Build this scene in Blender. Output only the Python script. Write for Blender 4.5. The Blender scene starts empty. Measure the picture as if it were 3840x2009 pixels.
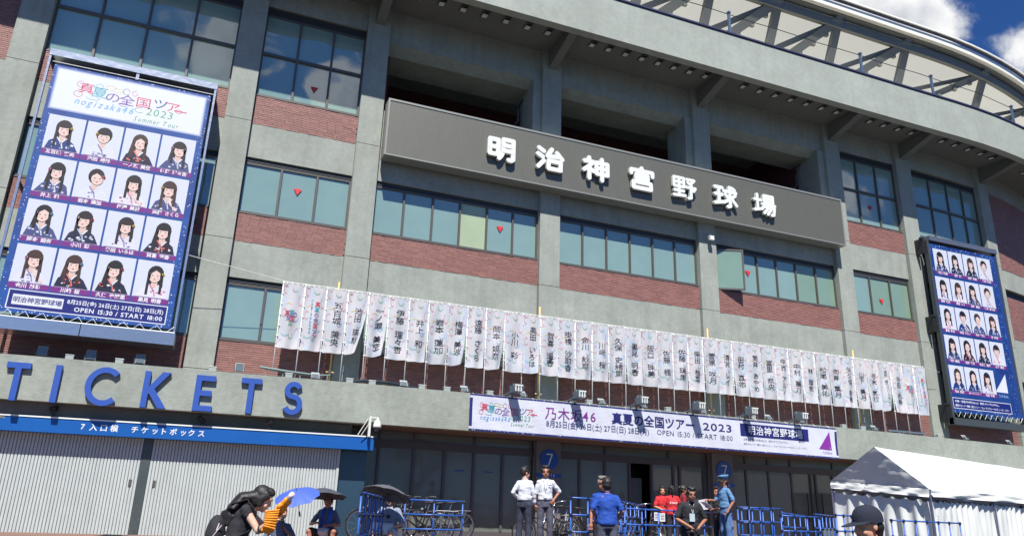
import bpy, bmesh, math, random
from mathutils import Vector, Matrix, Quaternion, noise
random.seed(46)
TMP = bpy.data.scenes.new('scratch'); TVL = TMP.view_layers[0]      # holds glyphs and body blanks while they are converted
sc = bpy.context.scene
COL = sc.collection
# ------------------------------------------------------------------ camera, light, sky
cd = bpy.data.cameras.new('camera'); cam = bpy.data.objects.new('camera', cd); COL.objects.link(cam)
cd.sensor_width = 36.0; cd.lens = 2859.3 / 3840 * 36; cd.clip_start = 0.05; cd.clip_end = 4000
fw = Vector((0.34657, 0.88387, 0.31411)).normalized()
rt = fw.cross(Vector((0, 0, 1))).normalized(); up = rt.cross(fw)
ROLL = 0.031444
r2 = rt * math.cos(ROLL) + up * math.sin(ROLL); u2 = -rt * math.sin(ROLL) + up * math.cos(ROLL)
CAM = Vector((-7.7071, -19.6558, 0.65))
cam.matrix_world = Matrix(((r2.x, u2.x, -fw.x, CAM.x), (r2.y, u2.y, -fw.y, CAM.y), (r2.z, u2.z, -fw.z, CAM.z), (0, 0, 0, 1)))
sc.camera = cam
SUN = Vector((-0.33, -1.0, 1.58)).normalized()
sl = bpy.data.lights.new('sun', 'SUN'); sl.energy = 5.0; sl.angle = math.radians(0.55); sl.color = (1.0, 0.97, 0.90)
so = bpy.data.objects.new('sun', sl); COL.objects.link(so); so.rotation_euler = SUN.to_track_quat('Z', 'Y').to_euler(); so.location = (-10, -40, 60)
sc.view_settings.view_transform = 'Standard'; sc.view_settings.look = 'None'
sc.view_settings.gamma = 1.0; sc.view_settings.use_curve_mapping = False
sc.view_settings.exposure = 0.68
sc.cycles.max_bounces = 6; sc.cycles.diffuse_bounces = 2; sc.cycles.glossy_bounces = 3
sc.cycles.use_denoising = True

world = bpy.data.worlds.new("World"); sc.world = world; world.use_nodes = True
nt = world.node_tree; nt.nodes.clear()
def N(t, **kw):
    n = nt.nodes.new(t)
    for k, v in kw.items(): setattr(n, k, v)
    return n
def Lk(a, b): nt.links.new(a, b)
def M_(op, a, b=None, c=None, clamp=False):
    n = N('ShaderNodeMath', operation=op); n.use_clamp = clamp
    for i, v in enumerate((a, b, c)):
        if v is None: continue
        if isinstance(v, (int, float)): n.inputs[i].default_value = v
        else: Lk(v, n.inputs[i])
    return n.outputs[0]
out = N('ShaderNodeOutputWorld'); bg = N('ShaderNodeBackground'); bg.inputs[1].default_value = 0.05
sky = N('ShaderNodeTexSky', sky_type='NISHITA'); sky.sun_disc = False
sky.sun_elevation = math.asin(SUN.z); sky.sun_rotation = math.atan2(SUN.x, SUN.y)
sky.air_density = 0.85; sky.dust_density = 0.15; sky.ozone_density = 3.2; sky.altitude = 50
tc = N('ShaderNodeTexCoord')
nz = N('ShaderNodeTexNoise'); nz.inputs['Scale'].default_value = 9.0; nz.inputs['Detail'].default_value = 9; nz.inputs['Roughness'].default_value = 0.62
Lk(tc.outputs['Generated'], nz.inputs['Vector'])
nb = N('ShaderNodeTexNoise'); nb.inputs['Scale'].default_value = 2.3; nb.inputs['Detail'].default_value = 4
Lk(tc.outputs['Generated'], nb.inputs['Vector'])
# cumulus heaps at their own directions in the sky: (x, y, z, angular radius, weight)
CL = [(0.550, 0.610, 0.573, 0.095, 1), (0.600, 0.560, 0.575, 0.085, 1), (0.632, 0.540, 0.556, 0.064, 1), (0.660, 0.518, 0.546, 0.046, 1), (0.684, 0.497, 0.535, 0.028, .9),
      (0.752, 0.446, 0.497, 0.022, .5),
      (-0.03, -0.85, 0.525, 0.060, 1), (0.09, -0.86, 0.49, 0.045, .7), (0.04, -0.80, 0.60, 0.05, .8), (0.66, -0.645, 0.38, 0.04, .6),
      (-0.7, -0.5, 0.42, 0.09, .9), (-0.8, 0.5, 0.35, 0.12, .8), (0.3, 0.9, 0.25, 0.10, .8)]
acc = None
for (x, y, z, r, w) in CL:
    v = Vector((x, y, z)).normalized()
    d = N('ShaderNodeVectorMath', operation='DISTANCE'); d.inputs[1].default_value = v; Lk(tc.outputs['Generated'], d.inputs[0])
    f = M_('MULTIPLY', M_('SUBTRACT', 1.0, M_('DIVIDE', d.outputs['Value'], r * 1.55)), w)
    acc = f if acc is None else M_('MAXIMUM', acc, f)
acc = M_('MAXIMUM', acc, -0.6)
dens = M_("ADD", M_("MULTIPLY", acc, 1.15), M_('MULTIPLY', M_('SUBTRACT', nz.outputs['Fac'], 0.5), 2.6))
mr = N('ShaderNodeMapRange'); mr.interpolation_type = 'SMOOTHSTEP'; Lk(dens, mr.inputs['Value']); mr.inputs['From Min'].default_value = 0.12; mr.inputs['From Max'].default_value = 0.62
wisp = N('ShaderNodeMapRange'); Lk(nb.outputs['Fac'], wisp.inputs['Value']); wisp.inputs['From Min'].default_value = 0.55; wisp.inputs['From Max'].default_value = 0.85; wisp.inputs['To Max'].default_value = 0.10
mask = M_('MAXIMUM', mr.outputs[0], wisp.outputs[0], clamp=True)
n3 = N('ShaderNodeTexNoise'); n3.inputs['Scale'].default_value = 16; n3.inputs['Detail'].default_value = 6; Lk(tc.outputs['Generated'], n3.inputs['Vector'])
cr = N('ShaderNodeValToRGB'); cr.color_ramp.elements[0].position = 0.3; cr.color_ramp.elements[0].color = (6.0, 6.6, 7.6, 1); cr.color_ramp.elements[1].position = 0.58; cr.color_ramp.elements[1].color = (12.5, 12.5, 12.5, 1)
Lk(n3.outputs['Fac'], cr.inputs[0])
tint = N('ShaderNodeMix', data_type='RGBA', blend_type='MULTIPLY'); tint.inputs[0].default_value = 1.0
Lk(sky.outputs[0], tint.inputs[6]); tint.inputs[7].default_value = (0.44, 0.84, 1.42, 1)
mx = N('ShaderNodeMix', data_type='RGBA'); Lk(mask, mx.inputs[0]); Lk(tint.outputs[2], mx.inputs[6]); Lk(cr.outputs[0], mx.inputs[7])
Lk(mx.outputs[2], bg.inputs[0]); Lk(bg.outputs[0], out.inputs[0])

# ------------------------------------------------------------------ materials
def lin(r, g, b, a=1.0):
    f = lambda c: (c / 255 / 12.92) if c / 255 <= 0.04045 else ((c / 255 + 0.055) / 1.055) ** 2.4
    return (f(r), f(g), f(b), a)
MATS = {}
def mat(name, col, rough=0.6, metal=0.0, ior=1.5, var=0.0, scale=3.0, bump=0.0, bscale=40.0, stretch=(1, 1, 1), trans=0.0, alpha=1.0, streak=0.0, rnd=0.0, emit=None):
    if name in MATS: return MATS[name]
    m = bpy.data.materials.new(name); m.use_nodes = True; t = m.node_tree; b = t.nodes['Principled BSDF']
    b.inputs['Roughness'].default_value = rough; b.inputs['Metallic'].default_value = metal; b.inputs['IOR'].default_value = ior
    b.inputs['Base Color'].default_value = col if len(col) == 4 else (*col, 1)
    if trans: b.inputs['Transmission Weight'].default_value = trans
    if alpha < 1: b.inputs['Alpha'].default_value = alpha
    geo = t.nodes.new('ShaderNodeNewGeometry')
    base = None
    if var or streak or rnd:
        rgb = t.nodes.new('ShaderNodeRGB'); rgb.outputs[0].default_value = col if len(col) == 4 else (*col, 1); base = rgb.outputs[0]
    def mulc(base, fac):
        mm = t.nodes.new('ShaderNodeVectorMath'); mm.operation = 'SCALE'; t.links.new(base, mm.inputs[0]); t.links.new(fac, mm.inputs['Scale']); return mm.outputs[0]
    if var:
        mp = t.nodes.new('ShaderNodeMapping'); mp.inputs['Scale'].default_value = stretch; t.links.new(geo.outputs['Position'], mp.inputs[0])
        n1 = t.nodes.new('ShaderNodeTexNoise'); n1.inputs['Scale'].default_value = scale; n1.inputs['Detail'].default_value = 7; n1.inputs['Roughness'].default_value = .6; t.links.new(mp.outputs[0], n1.inputs['Vector'])
        r = t.nodes.new('ShaderNodeMapRange'); t.links.new(n1.outputs['Fac'], r.inputs[0]); r.inputs[1].default_value = .3; r.inputs[2].default_value = .7; r.inputs[3].default_value = 1 - var; r.inputs[4].default_value = 1 + var
        base = mulc(base, r.outputs[0])
        n1b = t.nodes.new('ShaderNodeTexNoise'); n1b.inputs['Scale'].default_value = scale * 7; n1b.inputs['Detail'].default_value = 5; t.links.new(mp.outputs[0], n1b.inputs['Vector'])
        rb = t.nodes.new('ShaderNodeMapRange'); t.links.new(n1b.outputs['Fac'], rb.inputs[0]); rb.inputs[1].default_value = .3; rb.inputs[2].default_value = .7; rb.inputs[3].default_value = 1 - var * .6; rb.inputs[4].default_value = 1 + var * .6
        base = mulc(base, rb.outputs[0])
    if streak:
        mp = t.nodes.new('ShaderNodeMapping'); mp.inputs['Scale'].default_value = (5, 5, .35); t.links.new(geo.outputs['Position'], mp.inputs[0])
        n1 = t.nodes.new('ShaderNodeTexNoise'); n1.inputs['Scale'].default_value = 1.0; n1.inputs['Detail'].default_value = 5; t.links.new(mp.outputs[0], n1.inputs['Vector'])
        r = t.nodes.new('ShaderNodeMapRange'); t.links.new(n1.outputs['Fac'], r.inputs[0]); r.inputs[1].default_value = .45; r.inputs[2].default_value = .75; r.inputs[3].default_value = 1; r.inputs[4].default_value = 1 - streak
        base = mulc(base, r.outputs[0])
    if rnd:
        oi = t.nodes.new('ShaderNodeObjectInfo'); ad = t.nodes.new('ShaderNodeMath'); ad.operation = 'ADD'; t.links.new(oi.outputs['Random'], ad.inputs[0]); t.links.new(geo.outputs['Random Per Island'], ad.inputs[1])
        fr = t.nodes.new('ShaderNodeMath'); fr.operation = 'FRACT'; t.links.new(ad.outputs[0], fr.inputs[0])
        r = t.nodes.new('ShaderNodeMapRange'); t.links.new(fr.outputs[0], r.inputs[0]); r.inputs[3].default_value = 1 - rnd; r.inputs[4].default_value = 1 + rnd * .8
        base = mulc(base, r.outputs[0])
    if base is not None: t.links.new(base, b.inputs['Base Color'])
    if bump:
        n2 = t.nodes.new('ShaderNodeTexNoise'); n2.inputs['Scale'].default_value = bscale; n2.inputs['Detail'].default_value = 4; t.links.new(geo.outputs['Position'], n2.inputs['Vector'])
        bp = t.nodes.new('ShaderNodeBump'); bp.inputs['Strength'].default_value = bump; bp.inputs['Distance'].default_value = .02; t.links.new(n2.outputs['Fac'], bp.inputs['Height']); t.links.new(bp.outputs[0], b.inputs['Normal'])
    if emit: b.inputs['Emission Color'].default_value = emit[0]; b.inputs['Emission Strength'].default_value = emit[1]
    MATS[name] = m; return m

concrete = mat('weathered_concrete', lin(144, 148, 140), .85, var=.12, scale=1.3, bump=.25, bscale=30, streak=.12)
fascia_c = mat('rough_fascia_concrete', lin(140, 145, 136), .9, var=.15, scale=1.1, bump=.35, bscale=22, streak=.06)
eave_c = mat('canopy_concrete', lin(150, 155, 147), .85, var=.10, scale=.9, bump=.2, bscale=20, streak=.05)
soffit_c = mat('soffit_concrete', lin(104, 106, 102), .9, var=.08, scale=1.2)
joint_m = mat('dark_joint', lin(60, 58, 56), .9)
brick_m = mat('glazed_brick', lin(140, 98, 91), .6, rnd=.15, var=.06, scale=3)
mortar_m = mat('brick_mortar', lin(66, 46, 46), .95)
frame_m = mat('bronze_frame', lin(92, 88, 84), .45, metal=.3)
dark_m = mat('dark_metal', lin(38, 40, 46), .5, metal=.2)
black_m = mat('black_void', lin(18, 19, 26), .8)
louvre_m = mat('louvre_aluminium', lin(96, 100, 102), .45, metal=.4)
sign_m = mat('ribbed_sign_metal', lin(110, 109, 100), .42, metal=.35, var=.06, scale=8, stretch=(4, 4, .15), bump=.15, bscale=60)
signframe_m = mat('sign_edge_metal', lin(150, 150, 142), .4, metal=.4)
white_m = mat('white_enamel', lin(214, 216, 212), .4)
blue_letter = mat('blue_enamel', lin(44, 78, 158), .45)
awning_m = mat('blue_awning_sheet', lin(10, 80, 152), .4, var=.05, scale=2)
shutter_m = mat('painted_shutter', lin(176, 182, 180), .5, var=.05, scale=3, streak=.08)
alu_m = mat('brushed_aluminium', lin(190, 194, 200), .28, metal=.9, bump=.25, bscale=9)
pipe_blue = mat('blue_pipe', lin(36, 86, 168), .4)
pipe_dark = mat('dark_pipe_joint', lin(30, 40, 66), .5)
pole_w = mat('white_pole', lin(225, 225, 222), .35)
yellow_m = mat('yellow_pipe', lin(214, 178, 112), .5)
lampgrey = mat('grey_lamp_housing', lin(112, 124, 134), .45, metal=.3)
lampglass = mat('lamp_glass', lin(96, 104, 108), .12, ior=1.8)
boxgrey = mat('grey_box', lin(150, 156, 154), .5)
red_m = mat('red_marker', lin(205, 48, 52), .5)
disc_blue = mat('disc_blue', lin(16, 72, 150), .4)
panel_m = mat('beige_membrane', lin(246, 241, 220), .8, var=.05, scale=.8)
strut_m = mat('grey_strut', lin(112, 114, 110), .7)
rim_m = mat('white_rim_metal', lin(226, 224, 214), .4)
tent_m = mat('tent_canvas', lin(206, 207, 204), .7, var=.03, scale=3)
ground_m = mat('plaza_paving', lin(62, 62, 64), .85, var=.1, scale=2)
pave_m = mat('platform_tile', lin(120, 92, 80), .8, var=.1, scale=4)
silver_pipe = mat('silver_pipe', lin(120, 118, 140), .35, metal=.6)
# glass: tinted panes in front of pale blinds
def glassmat(name, col, ior=2.5, rough=.02, wav=.015):
    m = mat(name, col, rough, ior=ior, var=.05, scale=.35)
    t = m.node_tree; b = t.nodes['Principled BSDF']
    geo = t.nodes.new('ShaderNodeNewGeometry'); n2 = t.nodes.new('ShaderNodeTexNoise'); n2.inputs['Scale'].default_value = .9; n2.inputs['Detail'].default_value = 1; t.links.new(geo.outputs['Position'], n2.inputs['Vector'])
    bp = t.nodes.new('ShaderNodeBump'); bp.inputs['Strength'].default_value = 1; bp.inputs['Distance'].default_value = wav; t.links.new(n2.outputs['Fac'], bp.inputs['Height']); t.links.new(bp.outputs[0], b.inputs['Normal'])
    return m
glass_m = glassmat('tinted_window_glass', lin(124, 150, 142), 2.3)
glass_y = glassmat('yellowish_window_glass', lin(160, 174, 142), 1.8)
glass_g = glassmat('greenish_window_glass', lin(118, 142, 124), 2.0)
doorglass = glassmat('door_glass', lin(104, 110, 103), 1.38, .06, .01)
casing_m = mat('white_trim_and_lit_half', lin(205, 208, 200), .5)
# flat print: colour from a face attribute
def vmat(name, rough=.55, spec=1.45, gloss=0):
    m = bpy.data.materials.new(name); m.use_nodes = True; t = m.node_tree; b = t.nodes['Principled BSDF']
    a = t.nodes.new('ShaderNodeVertexColor'); a.layer_name = 'Col'; t.links.new(a.outputs[0], b.inputs['Base Color'])
    b.inputs['Roughness'].default_value = rough; b.inputs['IOR'].default_value = spec
    return m
print_m = vmat('printed_sheet', .5)
cloth_print = vmat('printed_cloth', .8)
# thin cloth lets some sun through
t = cloth_print.node_tree; b = t.nodes['Principled BSDF']; o_ = [n for n in t.nodes if n.type == 'OUTPUT_MATERIAL'][0]
tr = t.nodes.new('ShaderNodeBsdfTranslucent'); mxs = t.nodes.new('ShaderNodeMixShader'); mxs.inputs[0].default_value = .2
a = [n for n in t.nodes if n.type == 'VERTEX_COLOR'][0]
t.links.new(a.outputs[0], tr.inputs[0]); t.links.new(b.outputs[0], mxs.inputs[1]); t.links.new(tr.outputs[0], mxs.inputs[2]); t.links.new(mxs.outputs[0], o_.inputs[0])

t = panel_m.node_tree; b = t.nodes['Principled BSDF']; o_ = [n for n in t.nodes if n.type == 'OUTPUT_MATERIAL'][0]
tr = t.nodes.new('ShaderNodeBsdfTranslucent'); tr.inputs[0].default_value = lin(240, 232, 206); ads = t.nodes.new('ShaderNodeMixShader'); ads.inputs[0].default_value = .8
t.links.new(b.outputs[0], ads.inputs[1]); t.links.new(tr.outputs[0], ads.inputs[2]); t.links.new(ads.outputs[0], o_.inputs[0])

# ------------------------------------------------------------------ building helpers
def bend(x, y, z):
    if x <= 17.5: return (x, y, z)
    a = (x - 17.5) / 26.2; R = 26.2 - y
    return (17.5 + R * math.sin(a), 26.2 - R * math.cos(a), z)
class MB:
    def __init__(s, f=None): s.v = []; s.f = []; s.m = []; s.c = []; s.f_ = f; s.mi = 0; s.col = (1, 1, 1, 1)
    def P(s, p):
        s.v.append(s.f_(*p) if s.f_ else tuple(p)); return len(s.v) - 1
    def F(s, idx): s.f.append(tuple(idx)); s.m.append(s.mi); s.c.append(s.col)
    def poly(s, pts): s.F([s.P(p) for p in pts])
    def box(s, x0, x1, y0, y1, z0, z1, seg=None):
        xs = [x0, x1]
        if s.f_ is bend and x1 > 17.5 and x1 - x0 > 1.2:
            n = max(1, int((x1 - max(x0, 17.5)) / 1.0)); a = max(x0, 17.5)
            xs = sorted(set([x0, a] + [a + (x1 - a) * (i + 1) / n for i in range(n)]))
        ring = []
        for x in xs: ring.append([s.P((x, y0, z0)), s.P((x, y1, z0)), s.P((x, y1, z1)), s.P((x, y0, z1))])
        s.F(ring[0][::-1][:]) ; s.F(ring[-1])
        for a, b in zip(ring, ring[1:]):
            for i in range(4): j = (i + 1) % 4; s.F((a[i], a[j], b[j], b[i]))
    def hexa(s, a, b):       # two quads of four points
        A = [s.P(p) for p in a]; B = [s.P(p) for p in b]
        s.F(A[::-1]); s.F(B)
        for i in range(4): j = (i + 1) % 4; s.F((A[i], A[j], B[j], B[i]))
    def tube(s, pts, r, n=6, cap=True, r1=None):
        pts = [Vector(p) for p in pts]; rings = []
        for i, p in enumerate(pts):
            d = (pts[min(i + 1, len(pts) - 1)] - pts[max(i - 1, 0)])
            if d.length < 1e-9: d = Vector((0, 0, 1))
            d.normalize(); a = d.orthogonal().normalized()
            if abs(d.z) < .95: a = d.cross(Vector((0, 0, 1))).normalized()
            b = d.cross(a)
            rr = r[i] if isinstance(r, (list, tuple)) else r
            if not isinstance(rr, (list, tuple)): rr = (rr, rr)
            rings.append([s.P(p + a * (rr[0] * math.cos(2 * math.pi * k / n)) + b * (rr[1] * math.sin(2 * math.pi * k / n))) for k in range(n)])
        for A, B in zip(rings, rings[1:]):
            for k in range(n): l = (k + 1) % n; s.F((A[k], A[l], B[l], B[k]))
        if cap: s.F(rings[0][::-1]); s.F(rings[-1])
    def ell(s, c, r, nu=10, nv=7, rot=None):
        c = Vector(c); rows = []
        for j in range(nv + 1):
            th = math.pi * j / nv; row = []
            for i in range(nu):
                ph = 2 * math.pi * i / nu
                v = Vector((r[0] * math.sin(th) * math.cos(ph), r[1] * math.sin(th) * math.sin(ph), r[2] * math.cos(th)))
                if rot is not None: v = rot @ v
                row.append(s.P(c + v))
            rows.append(row)
        for a, b in zip(rows, rows[1:]):
            for i in range(nu): k = (i + 1) % nu; s.F((a[i], b[i], b[k], a[k]))
    def prism(s, pts, f, d):  # 2D polygon pts mapped by f(u,v,depth)
        n = len(pts); A = [s.P(f(u, v, 0)) for u, v in pts]; B = [s.P(f(u, v, d)) for u, v in pts]
        s.F(A); s.F(B[::-1])
        for i in range(n): j = (i + 1) % n; s.F((A[i], B[i], B[j], A[j]))
    def build(s, name, mats, parent=None, smooth=False, loc=(0, 0, 0), col=False, uv=None):
        me = bpy.data.meshes.new(name); L = Vector(loc)
        vs = [(v[0] - L.x, v[1] - L.y, v[2] - L.z) for v in s.v] if any(loc) else s.v
        me.from_pydata(vs, [], s.f)
        for m in (mats if isinstance(mats, (list, tuple)) else [mats]): me.materials.append(m)
        if any(s.m): me.polygons.foreach_set('material_index', s.m)
        if col:
            at = me.color_attributes.new('Col', 'FLOAT_COLOR', 'CORNER'); cc = []
            for f, c in zip(s.f, s.c): cc.extend(list(c) * len(f))
            at.data.foreach_set('color', cc)
        if smooth: me.polygons.foreach_set('use_smooth', [True] * len(s.f))
        me.update()
        o = bpy.data.objects.new(name, me); COL.objects.link(o)
        if parent is not None: o.parent = parent
        elif any(loc): o.location = loc
        return o
def thing(name, label, cat, loc=(0, 0, 0), rz=0, group=None):
    o = bpy.data.objects.new(name, None); COL.objects.link(o); o.location = loc; o.rotation_euler = (0, 0, rz); o.empty_display_size = .2
    o['label'] = label; o['category'] = cat
    if group: o['group'] = group
    return o
def tag(o, label, cat, group=None):
    o['label'] = label; o['category'] = cat
    if group: o['group'] = group
    return o
def copy_tree(o, parent=None):
    c = o.copy(); COL.objects.link(c); c.parent = parent
    for ch in [x for x in o.children]: copy_tree(ch, c)
    return c
def stuff(o): o['kind'] = 'stuff'; return o
def recalc(o):
    bm = bmesh.new(); bm.from_mesh(o.data); bmesh.ops.recalc_face_normals(bm, faces=bm.faces); bm.to_mesh(o.data); bm.free(); return o

# text as flat polygons; returns list of (char, verts2d, faces) laid out with the em square as unit
_g = {}
def glyph(ch, off=0.0, shear=0.0):
    k = (ch, off, shear)
    if k in _g: return _g[k]
    c = bpy.data.curves.new('g', 'FONT'); c.body = ch; c.resolution_u = 2; c.offset = off; c.shear = shear
    o = bpy.data.objects.new('g', c); TMP.collection.objects.link(o); TVL.update(); oe = o.evaluated_get(TVL.depsgraph)
    m = oe.to_mesh(); vs = [(v.co.x, v.co.y) for v in m.vertices]; fs = [tuple(p.vertices) for p in m.polygons]
    oe.to_mesh_clear(); TMP.collection.objects.unlink(o); bpy.data.objects.remove(o); bpy.data.curves.remove(c)
    # scrub long thin slivers is not needed; keep the bounding box
    if vs:
        x0 = min(v[0] for v in vs); x1 = max(v[0] for v in vs); y0 = min(v[1] for v in vs); y1 = max(v[1] for v in vs)
    else: x0 = 0; x1 = .35; y0 = 0; y1 = .7
    _g[k] = (vs, fs, x0, x1, y0, y1); return _g[k]
def wide(ch): return len(ch) == 1 and ord(ch) > 0x2000
def put_text(mb, s, u, v, h, f, d=0.0, off=0.0, width=None, col=None, shear=0.0, center=False):
    """horizontal text: baseline left at (u, v), capital height about h*.73; f(u,v,d) -> 3D; width squeezes to fit"""
    pen = 0; lay = []
    for ch in s:
        g = glyph(ch, off, shear)
        if ch == ' ' or ch == '\u3000': pen += .35 if ch == ' ' else 1.0; continue
        adv = 1.0 if wide(ch) else (g[3] + .08)
        lay.append((pen, g)); pen += adv
    k = h; kx = h if width is None else width / max(pen, .01)
    if center: u -= pen * kx / 2
    if col: mb.col = col
    for p, (vs, fs, *_r) in lay:
        ids = [mb.P(f(u + (p + a) * kx, v + b * k, d)) for a, b in vs]
        for fc in fs: mb.F([ids[i] for i in fc])
    return pen * kx
def put_char(mb, ch, cx, cy, h, f, d=0.0, off=0.0, col=None, w=None, shear=0.0):
    vs, fs, x0, x1, y0, y1 = glyph(ch, off, shear)
    if not vs: return
    if col: mb.col = col
    W = h if w is None else w
    if wide(ch): ids = [mb.P(f(cx + (a - .5) * W, cy + (b - .37) * h, d)) for a, b in vs]
    else: ids = [mb.P(f(cx + (a - (x0 + x1) / 2) * W, cy + (b - (y0 + y1) / 2) * h, d)) for a, b in vs]
    for fc in fs: mb.F([ids[i] for i in fc])
# ------------------------------------------------------------------ ground
mb = MB(); n = 24
for i in range(n):
    for j in range(n):
        x0 = -300 + 600 * i / n; x1 = x0 + 600 / n; y0 = -400 + 1000 * j / n; y1 = y0 + 1000 / n
        mb.poly([(x0, y0, -.25), (x1, y0, -.25), (x1, y1, -.25), (x0, y1, -.25)])
g = mb.build('ground', ground_m); g['kind'] = 'structure'
mb = MB(bend); mb.box(-30, 60, -4.9, .6, -.24, .12); g = mb.build('pavement', pave_m); g['kind'] = 'structure'
# ------------------------------------------------------------------ stadium
ST = thing('stadium', 'large grey concrete and red brick baseball stadium with rows of teal windows', 'stadium', (0, 0, 0))
WY, GY = .15, .22            # wall plane and glass plane behind the pillar fronts
PIL = [(-13.45, -12.75), (-8.34, -7.67), (-4.83, -4.16), (.87, 1.53), (6.59, 7.26), (12.46, 13.16), (16.03, 16.77), (20.8, 21.5), (29.2, 29.9)]
for i, (a, b) in enumerate(PIL):
    mb = MB(bend)
    zs = [-.25, 3.885, 3.9, 7.255, 7.27, 10.64, 10.655, 15.4] if 0 < i < 7 else [-.25, 4.2, 4.215, 7.66, 7.675, 11.03, 11.045, 15.4]
    for k in range(0, 8, 2):
        mb.mi = 0; mb.box(a, b, 0, .6, zs[k], zs[k + 1])
        if k < 6: mb.mi = 1; mb.box(a + .006, b - .006, .012, .6, zs[k + 1], zs[k + 2])
    mb.build('pillar', [concrete, joint_m], ST)
BAYS = [(-12.75, -8.34, [-11.70, -10.59, -9.47]), (-7.67, -4.83, [-6.70, -5.745]), (-4.16, .87, [-3.29, -2.44, -1.61, -.77, .06]),
        (1.53, 6.59, [2.40, 3.24, 4.08, 4.92, 5.76]), (7.26, 12.46, [8.27, 9.05, 9.87, 10.71, 11.59]), (13.16, 16.03, [14.09, 15.06]),
        (16.77, 20.8, [17.90, 18.93, 19.87])]
OPEN = (2, 3, 4)
for k, (a, b, ms) in enumerate(BAYS):
    for (z0, z1) in ((6.30, 7.27), (9.66, 10.65)) + (((14.42, 15.42),) if k not in OPEN else ()):
        if k in OPEN and z0 > 9: z1 = 12.1
        mb = MB(bend); mb.box(a, b, WY, .62, z0, z1); mb.build('concrete_band', concrete, ST)
    # window head shadow slot, louvre and frames
    rows = [(4.66, 6.30, 'low'), (8.04, 9.66, 'mid')] + ([(11.51, 14.42, 'top')] if k not in OPEN else [])
    for (z0, z1, rn) in rows:
        mb = MB(bend); f = .045
        mb.box(a, b, .50, .62, z0, z1)                       # blind wall behind
        mb.build('window_backing', dark_m, ST)
        W = MB(bend)
        W.mi = 0
        W.box(a, b, .13, .34, z0, z0 + .03); W.box(a, b, .17, .34, z0 + .03, z0 + .085)      # sill
        gt = z1 - .30 if rn == 'top' else z1 - .19
        W.box(a, b, .20, .34, gt, gt + .05)
        for x in ms: W.box(x - .028, x + .028, .185, .34, z0 + .085, gt)
        W.box(a, a + .05, .19, .34, z0 + .085, gt); W.box(b - .05, b, .19, .34, z0 + .085, gt)
        if rn == 'top': W.box(a + .05, b - .05, .178, .34, 12.85, 12.93)
        fr = W.build('window', frame_m, ST)
        nl = 6 if rn == 'top' else 3
        for q in range(nl):
            z = gt + .06 + q * (z1 - gt - .08) / nl
            L_ = MB(bend); L_.hexa([(a, .19, z), (b if b < 17.6 else b, .19, z), (b, .30, z + .02), (a, .30, z + .02)], [(a, .19, z + .012), (b, .19, z + .012), (b, .30, z + .032), (a, .30, z + .032)])
            L_.build('louvre_slat', louvre_m, fr)
        xs = [a] + ms + [b]
        for q in range(len(xs) - 1):
            if k == 4 and rn == 'mid' and q == 0: continue
            for (p0, p1) in ([(z0 + .085, 12.85), (12.93, gt)] if rn == 'top' else [(z0 + .085, gt)]):
                gm = glass_m
                if k == 2 and rn == 'mid' and q == 3: gm = glass_y
                if (k == 4 and rn == 'mid' and q >= 4) or (k == 5 and rn == 'mid' and q >= 1): gm = glass_g  # greener panes paint in the reflection of trees
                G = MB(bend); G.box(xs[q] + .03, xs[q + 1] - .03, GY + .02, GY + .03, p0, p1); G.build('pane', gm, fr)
    # red emergency markers on the glass
    tri = {1: [(-6.02 + .33, 12.1, 'top'), (-6.22, 8.92, 'mid')], 2: [(-.34, 8.86, 'mid')], 4: [(8.66, 8.82, 'mid')], 5: [(14.62, 12.3, 'top'), (14.6, 8.62, 'mid')]}.get(k, [])
    for (x, z, rn) in tri:
        x = {(1, 'top'): -6.13, (1, 'mid'): -6.23}.get((k, rn), x)
        T = MB(); s = .105
        T.prism([(-s, s * .85), (0, -s * .9), (s, s * .85)], lambda u, v, d: (x + u, GY - d, z + v), .012)
        recalc(T.build('marker_triangle', red_m, ST))
# open casement pane in bay 4
cas = MB(); c0 = (7.31, .17); c1 = (8.22, -.16)
def cf(u, v, d): return (c0[0] + (c1[0] - c0[0]) * u - d * .3, c0[1] + (c1[1] - c0[1]) * u + d, v)
mb = MB()
for (u0, u1, v0, v1) in ((0, 1, 8.06, 8.12), (0, 1, 9.42, 9.48), (0, .05, 8.12, 9.42), (.95, 1, 8.12, 9.42)):
    mb.hexa([cf(u0, v0, 0), cf(u1, v0, 0), cf(u1, v0, .05), cf(u0, v0, .05)], [cf(u0, v1, 0), cf(u1, v1, 0), cf(u1, v1, .05), cf(u0, v1, .05)])
fr = recalc(mb.build('casement', frame_m, ST))
mb = MB(); mb.hexa([cf(.05, 8.12, .02), cf(.95, 8.12, .02), cf(.95, 8.12, .03), cf(.05, 8.12, .03)], [cf(.05, 9.42, .02), cf(.95, 9.42, .02), cf(.95, 9.42, .03), cf(.05, 9.42, .03)])
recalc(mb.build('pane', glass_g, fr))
# walls beyond the end pillars
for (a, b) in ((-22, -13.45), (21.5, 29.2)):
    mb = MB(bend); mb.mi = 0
    mb.box(a, b, WY, .62, -.25, 4.9); mb.box(a, b, WY, .62, 6.4, 8.1 if a > 0 else 11.03); mb.box(a, b, WY, .62, 10.2, 11.03) if a > 0 else None
    mb.box(a, b, WY, .62, 14.42, 15.42)
    mb.mi = 1; mb.box(a, b, .45, .62, 4.9, 6.4)
    if a > 0: mb.box(a, b, .3, .62, 9.85, 10.2)  # dark strip paints the louvre's shadow above the brick
    mb.build('end_wall', [concrete, dark_m], ST)
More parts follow.
